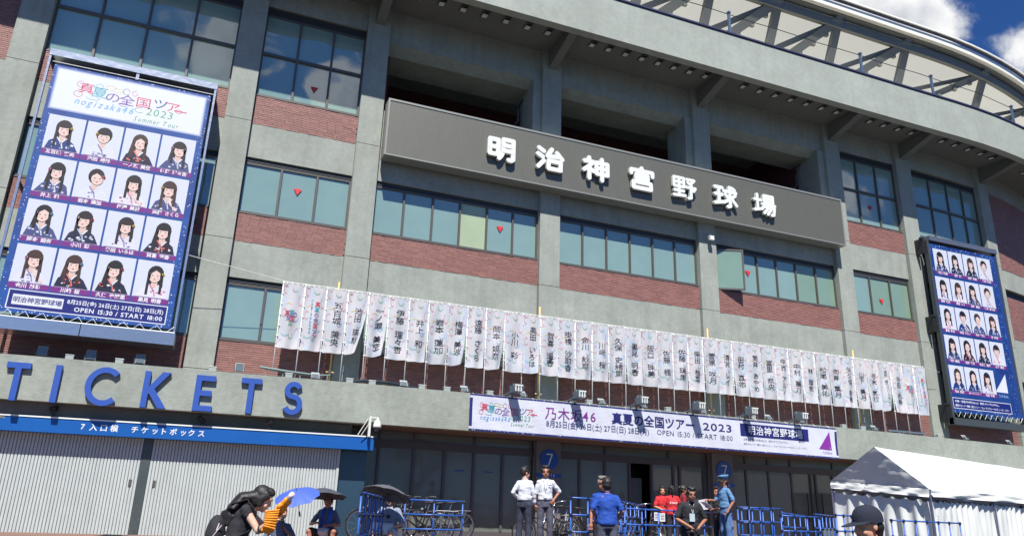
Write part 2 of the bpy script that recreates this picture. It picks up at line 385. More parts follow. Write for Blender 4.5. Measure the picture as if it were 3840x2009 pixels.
# ---- bricks
FIELDS = []
for k, (a, b, ms) in enumerate(BAYS):
    FIELDS.append((a, b, 7.27, 8.04)); FIELDS.append((a, b, 3.3, 4.66))
    if k not in OPEN: FIELDS.append((a, b, 10.65, 11.51))
FIELDS += [(-22, -13.45, 11.03, 14.42), (21.5, 29.2, 11.03, 14.42), (21.5, 29.2, 8.1, 9.85), (21.5, 29.2, 4.9, 5.5)]
H, LG, JT = .0548, .232, .0085
bricks = []; mb = MB(bend)
for (a, b, z0, z1) in FIELDS:
    mb.box(a, b, WY + .012, .62, z0, z1)
    n = int(round((z1 - z0) / H)); hh = (z1 - z0) / n
    for r in range(n):
        x = a - random.random() * LG
        while x < b:
            l = LG * random.choice((1, 1, 1, .5, 1.0)); x0 = max(a, x); x1 = min(b, x + l - JT * .6)
            if x1 - x0 > .03: bricks.append((x0, x1, z0 + r * hh + JT * .55, z0 + (r + 1) * hh - JT * .55, random.uniform(-.004, .004)))
            x += l
mb.build('brick_backing', mortar_m, ST)
def bscore(q):
    x = (q[0] + q[1]) / 2; z = q[2]
    if x < -8.3 or z < 3.75: return 1e9
    if -6.35 < x and 4.45 < z < 6.2: return 1e9
    return (Vector((x, 0, z)) - CAM).length + (0 if q[1] - q[0] > .2 else 3)
bricks.sort(key=bscore)
cache = {}
for q in bricks[:298]:
    w = round(q[1] - q[0], 2); key = (w,)
    if key not in cache:
        m_ = MB(); m_.box(-w / 2, w / 2, -.008, .02, -(H - JT * 1.1) / 2, (H - JT * 1.1) / 2)
        t_ = m_.build('brick', brick_m, ST); cache[key] = t_.data; o = t_
    else:
        o = bpy.data.objects.new('brick', cache[key]); COL.objects.link(o); o.parent = ST
    o.location = ((q[0] + q[1]) / 2, WY + q[4], (q[2] + q[3]) / 2)
mb = MB(bend)
for q in bricks[298:]:
    y = WY - .008 + q[4]
    A = [mb.P((q[0], y, q[2])), mb.P((q[1], y, q[2])), mb.P((q[1], y, q[3])), mb.P((q[0], y, q[3]))]
    B = [mb.P((q[0], y + .02, q[2])), mb.P((q[1], y + .02, q[2])), mb.P((q[1], y + .02, q[3])), mb.P((q[0], y + .02, q[3]))]
    mb.F(A)
    for i in range(4): j = (i + 1) % 4; mb.F((A[i], B[i], B[j], A[j]))
stuff(mb.build('brick', brick_m, ST))
# ---- open balcony behind the name sign (bays 2-4)
mb = MB(); mb.box(-4.16, 12.46, .16, .55, 14.18, 15.4)
mb.build('lintel', concrete, ST)
mb = MB(); mb.hexa([(-4.16, .17, 14.18), (12.46, .17, 14.18), (12.46, .55, 14.0), (-4.16, .55, 14.0)], [(-4.16, .17, 14.2), (12.46, .17, 14.2), (12.46, .55, 14.2), (-4.16, .55, 14.2)])
mb.build('lintel_haunch', concrete, ST)
mb = MB(); mb.box(-4.16, 12.46, .56, 1.7, 14.08, 14.6); mb.build('balcony_ceiling', concrete, ST)
mb = MB(); mb.box(-4.16, 12.46, .15, 6.0, 11.9, 12.1); mb.box(-4.16, 12.46, 1.7, 6.0, 15.2, 15.4); mb.build('balcony_floor', concrete, ST)
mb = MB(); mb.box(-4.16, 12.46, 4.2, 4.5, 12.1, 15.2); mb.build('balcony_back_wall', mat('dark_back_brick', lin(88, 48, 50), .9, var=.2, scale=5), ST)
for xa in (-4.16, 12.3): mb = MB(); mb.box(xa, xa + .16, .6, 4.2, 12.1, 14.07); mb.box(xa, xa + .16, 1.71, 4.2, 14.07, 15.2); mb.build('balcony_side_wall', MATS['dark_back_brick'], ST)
for (a, b) in PIL[3:5]:
    mb = MB(); mb.box(a - .28, a - .003, .1, 1.2, 12.1, 14.17); mb.build('inner_column', concrete, ST)
mb = MB(); mb.box(12.16, 12.455, .1, 1.2, 12.1, 14.17); mb.build('inner_column', concrete, ST)
for x in (8.3, 9.2, 10.1, 4.2, 5.1, -2.5, -1.4):
    mb = MB()
    for (a, b, c, d) in ((0, .5, 0, .04), (0, .5, .86, .9), (0, .04, .04, .86), (.46, .5, .04, .86)): mb.box(x + a, x + b, 4.14, 4.19, 13.0 + c, 13.0 + d)
    mb.build('back_window_frame', mat('reddish_frame', lin(128, 70, 74), .6), ST)
for (x, w) in ((.55, 1), (12.0, 1)):
    mb = MB(); mb.tube([(x + .1, 1.0, 13.95), (x - .05, 1.0, 13.75), (x - .12, 1.0, 13.45), (x - .12, 1.0, 13.05), (x - .28, 1.0, 12.8), (x - .4, 1.0, 12.75)], .045, 8)
    mb.build('drain_pipe', louvre_m, ST, smooth=True)
# ---- canopy
mb = MB(bend); mb.box(-24, 34, -1.80, -1.52, 15.0, 16.5); mb.build('canopy_fascia', eave_c, ST)
mb = MB(bend); mb.box(-24, 34, -1.84, -1.5, 16.503, 16.56); mb.box(-24, 34, -1.815, -1.5, 16.47, 16.5); mb.build('fascia_coping', mat('dark_blue_coping', lin(64, 66, 92), .5, metal=.3), ST)
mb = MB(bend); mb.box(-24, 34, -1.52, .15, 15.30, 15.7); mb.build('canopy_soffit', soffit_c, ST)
mb = MB(bend); mb.box(-24, 34, -1.5, 2.6, 16.2, 16.4); mb.build('canopy_deck', mat('pale_bounce_roof', lin(214, 210, 196), .8, var=.06), ST)  # unseen deck, made pale to bounce sunlight onto the screen
for (a, b) in PIL:
    c = (a + b) / 2; w = .135; mb = MB(bend)
    mb.hexa([(c - w, 0.02, 14.62), (c + w, 0.02, 14.62), (c + w, -1.52, 14.99), (c - w, -1.52, 14.99)], [(c - w, 0.02, 15.32), (c + w, 0.02, 15.32), (c + w, -1.52, 15.32), (c - w, -1.52, 15.32)])
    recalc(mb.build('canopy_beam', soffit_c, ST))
def dl(x):
    mb = MB(bend); y = -.94; w = .085; h_ = .165
    mb.mi = 0
    for (a, b, c, d) in ((-w - .02, w + .02, -h_ - .02, -h_), (-w - .02, w + .02, h_, h_ + .02), (-w - .02, -w, -h_, h_), (w, w + .02, -h_, h_)): mb.box(x + a, x + b, y + c, y + d, 15.255, 15.298)
    mb.mi = 2; mb.box(x - w, x + w, y - .01, y + h_, 15.27, 15.295)  # white half paints bounced sunlight on the inside of the recess
    mb.mi = 1; mb.box(x - w, x + w, y - h_, y - .01, 15.285, 15.296)  # black half paints the recess's shaded side
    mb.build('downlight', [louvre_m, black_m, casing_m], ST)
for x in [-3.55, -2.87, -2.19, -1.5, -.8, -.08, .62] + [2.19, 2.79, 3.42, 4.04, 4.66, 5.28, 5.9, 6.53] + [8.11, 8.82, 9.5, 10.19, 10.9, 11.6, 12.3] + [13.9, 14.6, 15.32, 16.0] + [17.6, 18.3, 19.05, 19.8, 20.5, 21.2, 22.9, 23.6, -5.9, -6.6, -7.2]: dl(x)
# railing posts and wire
for x in (1.25, 7.1, 13.0, 16.58, 21.2, 25.5):
    mb = MB(bend); mb.box(x - .045, x + .045, -1.66, -1.6, 16.56, 17.52); mb.box(x - .05, x + .05, -1.69, -1.58, 17.49, 17.55); mb.build('railing_post', mat('blue_grey_post', lin(86, 104, 128), .5, metal=.3), ST)
mb = MB()
pts = [bend(x * 1.0, -1.63, 17.48 - .05 * abs(math.sin(x))) for x in range(-6, 34)]
mb.tube(pts, .014, 5); mb.build('railing_wire', dark_m, ST)
# ---- raked screen with columns and rim above the canopy
def rake(z): return .27 - .464 * (z - 16.5)          # y of the column plane
mb = MB(bend)
xs = [-24 + i for i in range(60)]
for a, b in zip(xs, xs[1:]):      # a thin translucent sheet falling back from the rim; the sun strikes its upper side
    mb.poly([(a, 2.45, 16.4), (b, 2.45, 16.4), (b, rake(19.45) + .20, 19.45), (a, rake(19.45) + .20, 19.45)])
mb.build('raked_screen', panel_m, ST)
mb = MB(bend); mb.box(-24, 34, rake(19.5) - .22, rake(19.5) - .05, 19.56, 19.82); mb.mi = 1; mb.box(-24, 34, rake(19.5) - .05, rake(19.5) + .2, 19.5, 19.56)
mb.build('screen_rim', [rim_m, strut_m], ST)
mb = MB(bend); mb.box(-24, 34, rake(19.5) - .30, rake(19.5) - .2, 19.89, 19.93); mb.build('rim_cap', mat('dark_rim_cap', lin(70, 66, 88), .5), ST)
mb = MB(bend); mb.box(-24, 34, rake(19.5) - .36, rake(19.5) - .3, 19.93, 20.0); mb.build('rim_edge', rim_m, ST)
mb = MB(bend); mb.box(-24, 34, rake(19.3) + .03, rake(19.3) + .2, 19.05, 19.42); mb.build('top_chord', strut_m, ST)
CX = [-1.6, 1.25, 4.2, 7.05, 9.98, 12.85, 16.4, 21.0, 25.4]
for i, x in enumerate(CX):
    mb = MB(bend); w = .16
    mb.hexa([(x - w, rake(16.4), 16.4), (x + w, rake(16.4), 16.4), (x + w, rake(16.4) + .18, 16.4), (x - w, rake(16.4) + .18, 16.4)], [(x - w, rake(19.5), 19.5), (x + w, rake(19.5), 19.5), (x + w, rake(19.5) + .18, 19.5), (x - w, rake(19.5) + .18, 19.5)])
    recalc(mb.build('screen_column', strut_m, ST))
    bay = 3.0 if i < 6 else (3.5 if i == 6 else 4.6)
    for (dx, th, yo) in ((bay * 1.63, .09, .1), (bay * 1.12, .12, -.02)):
        mb = MB(bend); a = x - dx; zb = 16.5; zt = 19.35
        th *= 1.6; mb.hexa([(a - th * 1.3, rake(zb) + yo, zb), (a + th * 1.3, rake(zb) + yo, zb), (a + th * 1.3, rake(zb) + yo + .1, zb), (a - th * 1.3, rake(zb) + yo + .1, zb)],
                [(x - th * 1.3, rake(zt) + yo, zt), (x + th * 1.3, rake(zt) + yo, zt), (x + th * 1.3, rake(zt) + yo + .1, zt), (x - th * 1.3, rake(zt) + yo + .1, zt)])
        if yo < 0:
            for q in range(5):
                t_ = .2 + q * .15; xx = a + (x - a) * t_; zz = zb + (zt - zb) * t_
                mb.box(xx + .15, xx + .3, rake(zz) + .0, rake(zz) + .12, zz - .1, zz + .04)
        recalc(mb.build('diagonal_strut', strut_m, ST))
# ---- ground floor: fascia slab on an arc, glazing and columns
def arc(x): return -1.28 + .0023 * (x - 3.5) ** 2
FZ0, FZ1 = 2.76, 3.70
mb = MB(); N_ = 60; rows = []
for i in range(N_ + 1):
    x = -22 + 56 * i / N_; y = arc(x)
    rows.append([mb.P(p) for p in ((x, y, FZ0), (x, y, FZ1), (x, y + .22, FZ1), (x, y + .22, FZ1 - .12), (x, .3 if x < 20 else .3 + y + .65, FZ1 - .14), (x, .3 if x < 20 else .3 + y + .65, FZ0 + .004), (x, y + .25, FZ0))])
for A, B in zip(rows, rows[1:]):
    for i in range(7):
        j = (i + 1) % 7; mb.mi = 1 if i in (4, 5) else 0; mb.F((A[i], B[i], B[j], A[j]))
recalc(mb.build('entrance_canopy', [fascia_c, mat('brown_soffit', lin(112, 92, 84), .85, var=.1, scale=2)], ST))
dframe = mat('grey_brown_door_frame', lin(78, 74, 76), .55)
paper_m = mat('pale_blind_paper', lin(104, 110, 106), .8, var=.05, scale=2)
GLY = .12
for (a, b) in ((.83, 1.56), (6.55, 7.30), (12.42, 13.2), (-4.9, -4.1), (16.0, 16.8)):
    mb = MB(bend); mb.box(a, b, -.15, -.003, -.24, 2.755); mb.build('entrance_column', mat('entrance_column_stone', lin(108, 104, 104), .7, var=.06, scale=2), ST)
GB = [(-4.1, .83, [-3.45, -2.53, -.87], [-3.45, -2.53, -1.70, -.88, -.06], .36), (1.56, 6.55, [3.08, 5.2], [2.26, 3.06, 3.86, 4.60, 5.34, 5.56, 6.4], .36),
      (7.30, 12.42, [7.95, 8.80, 9.68, 11.4], [7.95, 8.80, 9.68, 10.45, 10.65, 11.35], .3), (13.2, 16.0, [14.6], [14.6], .3), (16.8, 22, [18.5, 20.2], [18.5, 20.2], .3)]
for k, (a, b, up_, lo, zb) in enumerate(GB):
    mb = MB(bend); mb.box(a, b, GLY - .03, GLY + .06, 2.335, 2.535); mb.box(a, b, GLY - .02, GLY + .06, 2.735, 2.77); mb.box(a, b, GLY - .03, .6, -.2, zb); mb.build('door_transom', dframe, ST)
    for x in up_: mb = MB(bend); mb.box(x - .03, x + .03, GLY - .04, GLY + .05, 2.535, 2.735); mb.build('mullion', dframe, ST)
    for x in lo: mb = MB(bend); mb.box(x - .035, x + .035, GLY - .04, GLY + .05, zb, 2.335); mb.build('mullion', dframe, ST)
    xs = [a] + up_ + [b]
    for p, q in zip(xs, xs[1:]): mb = MB(bend); mb.box(p + .03, q - .03, GLY + .01, GLY + .02, 2.535, 2.735); mb.build('transom_light', doorglass, ST)
    xs = [a] + lo + [b]
    for i, (p, q) in enumerate(zip(xs, xs[1:])):
        if q - p < .12: continue
        if k == 1 and i == 3:      # the open doorway
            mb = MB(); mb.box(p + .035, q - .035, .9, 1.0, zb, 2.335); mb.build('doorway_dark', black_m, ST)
            mb = MB(); mb.box(p + .12, q - .1, .5, .56, zb, 1.95); mb.build('inner_screen', paper_m, ST); continue
        mb = MB(bend); mb.box(p + .035, q - .035, GLY + .01, GLY + .02, zb, 2.335)
        if k == 0 and i in (4, 5): pass
        d_ = mb.build('door', doorglass, ST)
        if k == 0 and i in (3, 4):
            mb = MB(); 
            for q2 in range(5): put_char(mb, '神宮野球場'[q2], p + .32 + q2 * .052, 1.86, .05, lambda u, v, d: (u, GLY + .006, v), col=lin(30, 70, 150), off=.02)
            mb.build('door_lettering', print_m, d_, col=True)
        if k == 2 and i < 3:
            mb = MB()
            for c in range(8):
                for r in range(8):
                    f_ = lambda u, v: (p + .05 + (q - p - .1) * u, GLY + .0 - .012 - .012 * math.sin(u * 9 + v * 3 + i) * math.sin(v * 7 + u * 2), zb + .1 + (2.25 - zb - .1) * v)
                    mb.poly([f_(c / 8, r / 8), f_((c + 1) / 8, r / 8), f_((c + 1) / 8, (r + 1) / 8), f_(c / 8, (r + 1) / 8)])
            mb.build('plastic_sheet', mat('plastic_sheet', lin(112, 122, 114), .45, ior=1.5), d_, smooth=True)
for (x, z) in ((10.2, 1.2), (10.78, 1.2)):
    mb = MB(); mb.tube([(x, GLY - .1, .9), (x, GLY - .1, 1.75)], .022, 6); mb.build('door_handle', dark_m, ST)
mb = MB(); mb.box(-4.1, 30, 6.0, 6.2, -.2, 2.8); mb.build('lobby_back_wall', mat('lobby_wall', lin(70, 72, 76), .8), ST)
mb = MB(); mb.box(-4.1, 30, .6, 6.0, 2.76, 3.0); mb.build('lobby_ceiling', MATS['lobby_wall'], ST)
mb = MB(); mb.box(-4.2, -4.1, .6, 6.0, -.2, 2.8); mb.build('lobby_side_wall', MATS['lobby_wall'], ST)
mb = MB(); mb.box(-24, 34, .62, 1.0, -.2, 14.0); mb.build('core_wall', MATS['lobby_wall'], ST) if 0 else None
# gate number discs and plates
for (x, dark) in ((1.2, 0), (6.95, 1)):
    t_ = thing('gate_sign', 'round blue gate number 7 sign on the ' + ('left' if not dark else 'right') + ' entrance column with GATE plate', 'gate sign', (x, -.15, 2.27), group='gate number signs')
    mb = MB(); R_ = .265; C0 = mb.P((0, -.03, 0)); ring = [mb.P((R_ * math.cos(a * math.pi / 20), -.03, R_ * math.sin(a * math.pi / 20))) for a in range(40)]; rb = [mb.P((R_ * math.cos(a * math.pi / 20), .0, R_ * math.sin(a * math.pi / 20))) for a in range(40)]
    for i in range(40): j = (i + 1) % 40; mb.F((C0, ring[i], ring[j])); mb.F((ring[i], rb[i], rb[j], ring[j]))
    recalc(mb.build('disc', disc_blue, t_))
    mb = MB(); s7 = [(-.09, .15), (.10, .15), (.10, .125), (-.01, -.16), (-.045, -.16), (.06, .118), (-.09, .118)]
    mb.prism([(u, v) for u, v in s7], lambda u, v, d: (u, -.034 + d, v), .003); recalc(mb.build('numeral', white_m, t_))
    mb = MB(); mb.box(-.36, .36, -.02, 0, -.47, -.385); mb.build('plate', disc_blue, t_)
    mb = MB(); 
    for q, ch in enumerate('GATE'): put_char(mb, ch, -.12 + q * .09, -.428, .085, lambda u, v, d: (u, -.025, v), col=lin(225, 228, 232), off=.01)
    mb.build('plate_lettering', print_m, t_, col=True)
# ---- name sign
SG = thing('name_sign', 'long grey ribbed sign box with seven white raised characters above the middle windows', 'sign', (4.2, -.45, 11.1))
sx0, sx1, sz0, sz1 = -4.11, 12.5, 10.225, 12.0
mb = MB(); mb.box(sx0 + .05, sx1 - .05, -.43, .0, sz0 + .05, sz1 - .06); mb.box(-4.05, 12.4, 0, .16, 10.5, 11.9)
mb.build('sign_box', sign_m, SG, loc=(4.2, -.45, 11.1))
mb = MB()
for (a, b, c, d) in ((sx0, sx1, sz1 - .06, sz1), (sx0, sx1, sz0, sz0 + .04), (sx0, sx0 + .05, sz0 + .04, sz1 - .06), (sx1 - .05, sx1, sz0 + .04, sz1 - .06)): mb.box(a, b, -.45, .0, c, d)
mb.build('sign_frame', signframe_m, SG, loc=(4.2, -.45, 11.1))
mb = MB(); x = sx0 + .07
while x < sx1 - .07: mb.box(x, x + .018, -.436, -.43, sz0 + .05, sz1 - .07); x += .045
stuff(mb.build('sign_rib', sign_m, SG, loc=(4.2, -.45, 11.1)))
S7 = {'明': [[(.08, .88), (.08, .22)], [(.08, .88), (.38, .88)], [(.38, .88), (.38, .22)], [(.08, .55), (.38, .55)], [(.08, .22), (.38, .22)], [(.56, .94), (.56, .4), (.50, .2), (.42, .06)], [(.56, .94), (.92, .94)], [(.92, .94), (.92, .1), (.86, .04), (.76, .05)], [(.56, .68), (.92, .68)], [(.56, .44), (.92, .44)]],
 '治': [[(.08, .94), (.26, .82)], [(.04, .66), (.22, .55)], [(.06, .08), (.26, .38)], [(.56, .96), (.40, .62)], [(.40, .62), (.90, .66)], [(.76, .84), (.96, .58)], [(.44, .42), (.90, .42)], [(.44, .42), (.44, .06)], [(.90, .42), (.90, .06)], [(.44, .06), (.90, .06)]],
 '神': [[(.24, .98), (.24, .84)], [(.06, .80), (.40, .80), (.24, .58), (.04, .38)], [(.24, .56), (.24, .02)], [(.28, .46), (.40, .36)], [(.52, .80), (.96, .80)], [(.52, .80), (.52, .28)], [(.96, .80), (.96, .28)], [(.52, .54), (.96, .54)], [(.52, .28), (.96, .28)], [(.74, .98), (.74, .0)]],
 '宮': [[(.5, 1.0), (.5, .90)], [(.06, .70), (.06, .86)], [(.06, .86), (.94, .86)], [(.94, .86), (.94, .68)], [(.26, .66), (.74, .66)], [(.26, .66), (.26, .46)], [(.74, .66), (.74, .46)], [(.26, .46), (.74, .46)], [(.50, .46), (.46, .32)], [(.14, .30), (.86, .30)], [(.14, .30), (.14, .03)], [(.86, .30), (.86, .03)], [(.14, .03), (.86, .03)]],
 '野': [[(.06, .94), (.48, .94)], [(.06, .94), (.06, .52)], [(.48, .94), (.48, .52)], [(.06, .73), (.48, .73)], [(.06, .52), (.48, .52)], [(.27, .94), (.27, .10)], [(.08, .32), (.46, .32)], [(.04, .08), (.52, .12)], [(.60, .92), (.92, .92), (.76, .72)], [(.64, .78), (.80, .66)], [(.58, .54), (.96, .54), (.88, .40)], [(.77, .54), (.77, .06), (.66, .03)]],
 '球': [[(.06, .90), (.38, .90)], [(.06, .56), (.36, .56)], [(.22, .90), (.22, .18)], [(.04, .12), (.40, .22)], [(.44, .76), (.98, .76)], [(.71, .98), (.71, .06), (.60, .02)], [(.80, .96), (.92, .88)], [(.50, .60), (.60, .48)], [(.42, .20), (.62, .34)], [(.94, .62), (.80, .48)], [(.76, .46), (.98, .14)]],
 '場': [[(.18, .96), (.18, .24)], [(.04, .70), (.34, .70)], [(.03, .18), (.36, .28)], [(.48, .96), (.90, .96)], [(.48, .96), (.48, .66)], [(.90, .96), (.90, .66)], [(.48, .81), (.90, .81)], [(.48, .66), (.90, .66)], [(.38, .52), (.98, .52)], [(.54, .52), (.36, .26)], [(.50, .38), (.95, .38), (.90, .06), (.80, .03)], [(.66, .36), (.46, .08)], [(.82, .36), (.62, .04)]]}
for ch, cx in zip('明治神宮野球場', (-.67, .91, 2.47, 4.12, 5.71, 7.31, 8.92)):
    w_ = 1.02; h_ = .86; sw = .122 if ch in '野場球' else .140; mb = MB(); q = 0
    for pl in S7[ch]:
        for p0, p1 in zip(pl, pl[1:]):
            a = Vector((cx + (p0[0] - .5) * (w_ - sw), 11.08 + (p0[1] - .5) * (h_ - sw))); b = Vector((cx + (p1[0] - .5) * (w_ - sw), 11.08 + (p1[1] - .5) * (h_ - sw)))
            d = (b - a).normalized(); an = math.atan2(d.y, d.x); r_ = sw / 2 * (.86 if ch in '野場' else 1)
            pts = [(b.x + r_ * math.cos(an - math.pi / 2 + math.pi * k / 6), b.y + r_ * math.sin(an - math.pi / 2 + math.pi * k / 6)) for k in range(7)] + [(a.x + r_ * math.cos(an + math.pi / 2 + math.pi * k / 6), a.y + r_ * math.sin(an + math.pi / 2 + math.pi * k / 6)) for k in range(7)]
            yy = -.575 - q * .0009; q += 1
            mb.prism(pts, lambda u, v, dd: (u, yy + dd, v), .10)
    recalc(mb.build('character', white_m, SG, loc=(4.2, -.45, 11.1)))
# ---- TICKETS letters on the curved fascia
TK = thing('tickets_sign', 'big blue raised TICKETS letters on the concrete fascia', 'lettering', (-8.7, -.95, 3.15))
def stroke(pts, w, closed=False):
    """thick polyline as list of quads in 2D"""
    q = []
    for a, b in zip(pts, pts[1:]):
        a = Vector(a); b = Vector(b); d = (b - a).normalized(); n_ = Vector((-d.y, d.x)) * w / 2; q.append((a - n_, b - n_, b + n_, a + n_))
    return q
def band(cx, cz, rx, rz, a0, a1, w, n_=22):
    o_, i_ = [], []
    for k in range(n_ + 1):
        a = math.radians(a0 + (a1 - a0) * k / n_); o_.append((cx + rx * math.cos(a), cz + rz * math.sin(a))); i_.append((cx + (rx - w) * math.cos(a), cz + (rz - w) * math.sin(a)))
    return o_, i_
LH = .40; lw = .122
LET = {'T': [[(-.225, LH), (.225, LH), (.225, LH - lw), (lw / 2, LH - lw), (lw / 2, -LH), (-lw / 2, -LH), (-lw / 2, LH - lw), (-.225, LH - lw)]],
       'I': [[(-lw / 2, -LH), (-lw / 2, LH), (lw / 2, LH), (lw / 2, -LH)]],
       'K': [[(-.26, -LH), (-.26, LH), (-.26 + lw, LH), (-.26 + lw, .06), (.10, LH), (.27, LH), (-.02, .02), (.27, -LH), (.10, -LH), (-.115, -.09), (-.26 + lw, -.10), (-.26 + lw, -LH)]],
       'E': [[(-.2, -LH), (-.2, LH), (.215, LH), (.215, LH - lw), (-.2 + lw, LH - lw), (-.2 + lw, lw / 2), (.16, lw / 2), (.16, -lw / 2), (-.2 + lw, -lw / 2), (-.2 + lw, -LH + lw), (.215, -LH + lw), (.215, -LH)]]}
o_, i_ = band(.06, 0, .38, .42, 47, 313, lw, 30); LET['C'] = [o_ + i_[::-1]]
sp = []
for k in range(15): a = math.radians(25 + (270 - 25) * k / 14); sp.append((.145 * math.cos(a), .19 + .145 * math.sin(a) * 1.0))
sp = [(x_ * 1.0, z_) for x_, z_ in sp]
for k in range(1, 15): a = math.radians(90 - 245 * k / 14); sp.append((.165 * math.cos(a), -.135 - .0 + .18 * math.sin(a) * 1.0))
def ribbon(pts, w):
    L, R = [], []
    for i, p in enumerate(pts):
        a = Vector(pts[max(i - 1, 0)]); b = Vector(pts[min(i + 1, len(pts) - 1)]); d = (b - a).normalized(); n_ = Vector((-d.y, d.x)) * w / 2
        L.append((p[0] + n_.x, p[1] + n_.y)); R.append((p[0] - n_.x, p[1] - n_.y))
    return L, R
for ch, cx, cz in (('T', -11.5, 3.13), ('I', -10.745, 3.14), ('C', -9.87, 3.155), ('K', -8.79, 3.165), ('E', -7.785, 3.17), ('T', -6.79, 3.19), ('S', -5.84, 3.20)):
    y = arc(cx); ang = .0046 * (cx - 3.5)
    f_ = lambda u, v, d: (cx + u, y + ang * u - .085 + d, cz + v)
    mb = MB()
    if ch in 'S':
        L, R = ribbon(sp, lw * .98); 
        k0 = 1.0
        for k in range(len(L) - 1):
            A = [f_(*L[k], 0), f_(*L[k + 1], 0), f_(*R[k + 1], 0), f_(*R[k], 0)]; B = [f_(*L[k], .085), f_(*L[k + 1], .085), f_(*R[k + 1], .085), f_(*R[k], .085)]
            mb.hexa(A, B)
        o = mb.build('letter', blue_letter, TK, loc=(-8.7, -.95, 3.15))
        bm = bmesh.new(); bm.from_mesh(o.data); bmesh.ops.remove_doubles(bm, verts=bm.verts, dist=.0005)
        # drop inner faces left between segments
        seen = {}
        for f in bm.faces: seen.setdefault(frozenset(v.index for v in f.verts), []).append(f)
        bmesh.ops.delete(bm, geom=[f for fs in seen.values() if len(fs) > 1 for f in fs], context='FACES'); bmesh.ops.recalc_face_normals(bm, faces=bm.faces); bm.to_mesh(o.data); bm.free()
    elif ch == 'C':
        n_ = len(LET['C'][0]) // 2; O = LET['C'][0][:n_]; I_ = LET['C'][0][n_:][::-1]
        for k in range(n_ - 1):
            A = [f_(*O[k], 0), f_(*O[k + 1], 0), f_(*I_[k + 1], 0), f_(*I_[k], 0)]; B = [f_(*O[k], .085), f_(*O[k + 1], .085), f_(*I_[k + 1], .085), f_(*I_[k], .085)]
            mb.hexa(A, B)
        o = mb.build('letter', blue_letter, TK, loc=(-8.7, -.95, 3.15))
        bm = bmesh.new(); bm.from_mesh(o.data); bmesh.ops.remove_doubles(bm, verts=bm.verts, dist=.0005)
        seen = {}
        for f in bm.faces: seen.setdefault(frozenset(v.index for v in f.verts), []).append(f)
        bmesh.ops.delete(bm, geom=[f for fs in seen.values() if len(fs) > 1 for f in fs], context='FACES'); bmesh.ops.recalc_face_normals(bm, faces=bm.faces); bm.to_mesh(o.data); bm.free()
    else:
        mb.prism(LET[ch][0], f_, .085); recalc(mb.build('letter', blue_letter, TK, loc=(-8.7, -.95, 3.15)))
# ------------------------------------------------------------------ flat print helpers
def L_(r, g, b):
    c = lin(r, g, b); return (c[0] * .74, c[1] * .74, c[2] * .74, 1)
def rect(mb, f, u0, v0, u1, v1, d, col, n=1, vary=0.0):
    for i in range(n):
        for j in range(n if n > 1 else 1):
            a0 = u0 + (u1 - u0) * i / n; a1 = u0 + (u1 - u0) * (i + 1) / n; b0 = v0 + (v1 - v0) * j / n; b1 = v0 + (v1 - v0) * (j + 1) / n
            k = 1 + random.uniform(-vary, vary); mb.col = (col[0] * k, col[1] * k, col[2] * k, 1)
            mb.poly([f(a0, b0, d), f(a1, b0, d), f(a1, b1, d), f(a0, b1, d)])
def pg(mb, f, pts, d, col): mb.col = col; mb.poly([f(u, v, d) for u, v in pts])
def oval(mb, f, cu, cv, ru, rv, d, col, n=14, a0=0, a1=360):
    mb.col = col; pts = [(cu + ru * math.cos(math.radians(a0 + (a1 - a0) * k / n)), cv + rv * math.sin(math.radians(a0 + (a1 - a0) * k / n))) for k in range(n if a1 - a0 >= 360 else n + 1)]
    mb.poly([f(u, v, d) for u, v in pts])
def rib(mb, f, pts, w, d, col):
    mb.col = col; Lp, Rp = ribbon(pts, w)
    for k in range(len(pts) - 1): mb.poly([f(*Lp[k], d), f(*Lp[k + 1], d), f(*Rp[k + 1], d), f(*Rp[k], d)])
def loop_pts(cx, cy, rx, ry, a0, a1, n=14): return [(cx + rx * math.cos(math.radians(a0 + (a1 - a0) * k / n)), cy + ry * math.sin(math.radians(a0 + (a1 - a0) * k / n))) for k in range(n + 1)]
RED, TEAL, PUR, YEL, NAV, GRN, BLU = L_(222, 92, 116), L_(92, 184, 196), L_(140, 110, 170), L_(232, 204, 118), L_(84, 96, 158), L_(98, 170, 128), L_(96, 170, 226)
def logo(mb, f, u, v, w, h, d, lw_=.012):
    """the tour lettering: two rows of thin coloured strokes inside a w x h box whose top left is (u, v)"""
    cs = [('真', RED, 0, 0), ('夏', TEAL, .125, -.05), ('の', PUR, .25, -.12), ('全', PUR, .385, -.13), ('国', RED, .54, -.1), ('ツ', NAV, .70, -.04), ('ア', RED, .82, -.06), ('ー', RED, .90, -.16)]
    for ch, c, du, dv in cs: put_char(mb, ch, u + (du + .085) * w, v - (.26 - dv) * h, .36 * h, f, d, .004, c, w=.155 * w)
    for (cx, cy, rx, ry, a0, a1, c) in ((.03, .16, .035, .10, 60, 400, RED), (.02, .48, .04, .09, 90, 420, RED), (.30, .10, .05, .07, -30, 300, YEL), (.37, .14, .05, .06, 180, 500, YEL),
                                        (.20, .12, .03, .08, -60, 240, TEAL), (.45, .12, .03, .1, 0, 330, PUR), (.53, .12, .025, .08, 60, 380, RED), (.16, .52, .06, .06, 180, 420, TEAL), (.45, .55, .05, .05, 0, 300, PUR), (.97, .42, .03, .06, 0, 340, RED), (.60, .62, .04, .08, 60, 330, GRN)):
        rib(mb, f, loop_pts(u + cx * w, v - cy * h, rx * w, ry * h, a0, a1), lw_, d, c)
    put_text(mb, 'nogizaka46', u, v - .80 * h, .30 * h, f, d, 0, .56 * w, BLU, .35)
    put_text(mb, '2023', u + .66 * w, v - .72 * h, .33 * h, f, d, -.004, .27 * w, GRN, .1)
    put_text(mb, 'Summer Tour', u + .56 * w, v - .98 * h, .22 * h, f, d, 0, .44 * w, L_(76, 160, 104), .35)
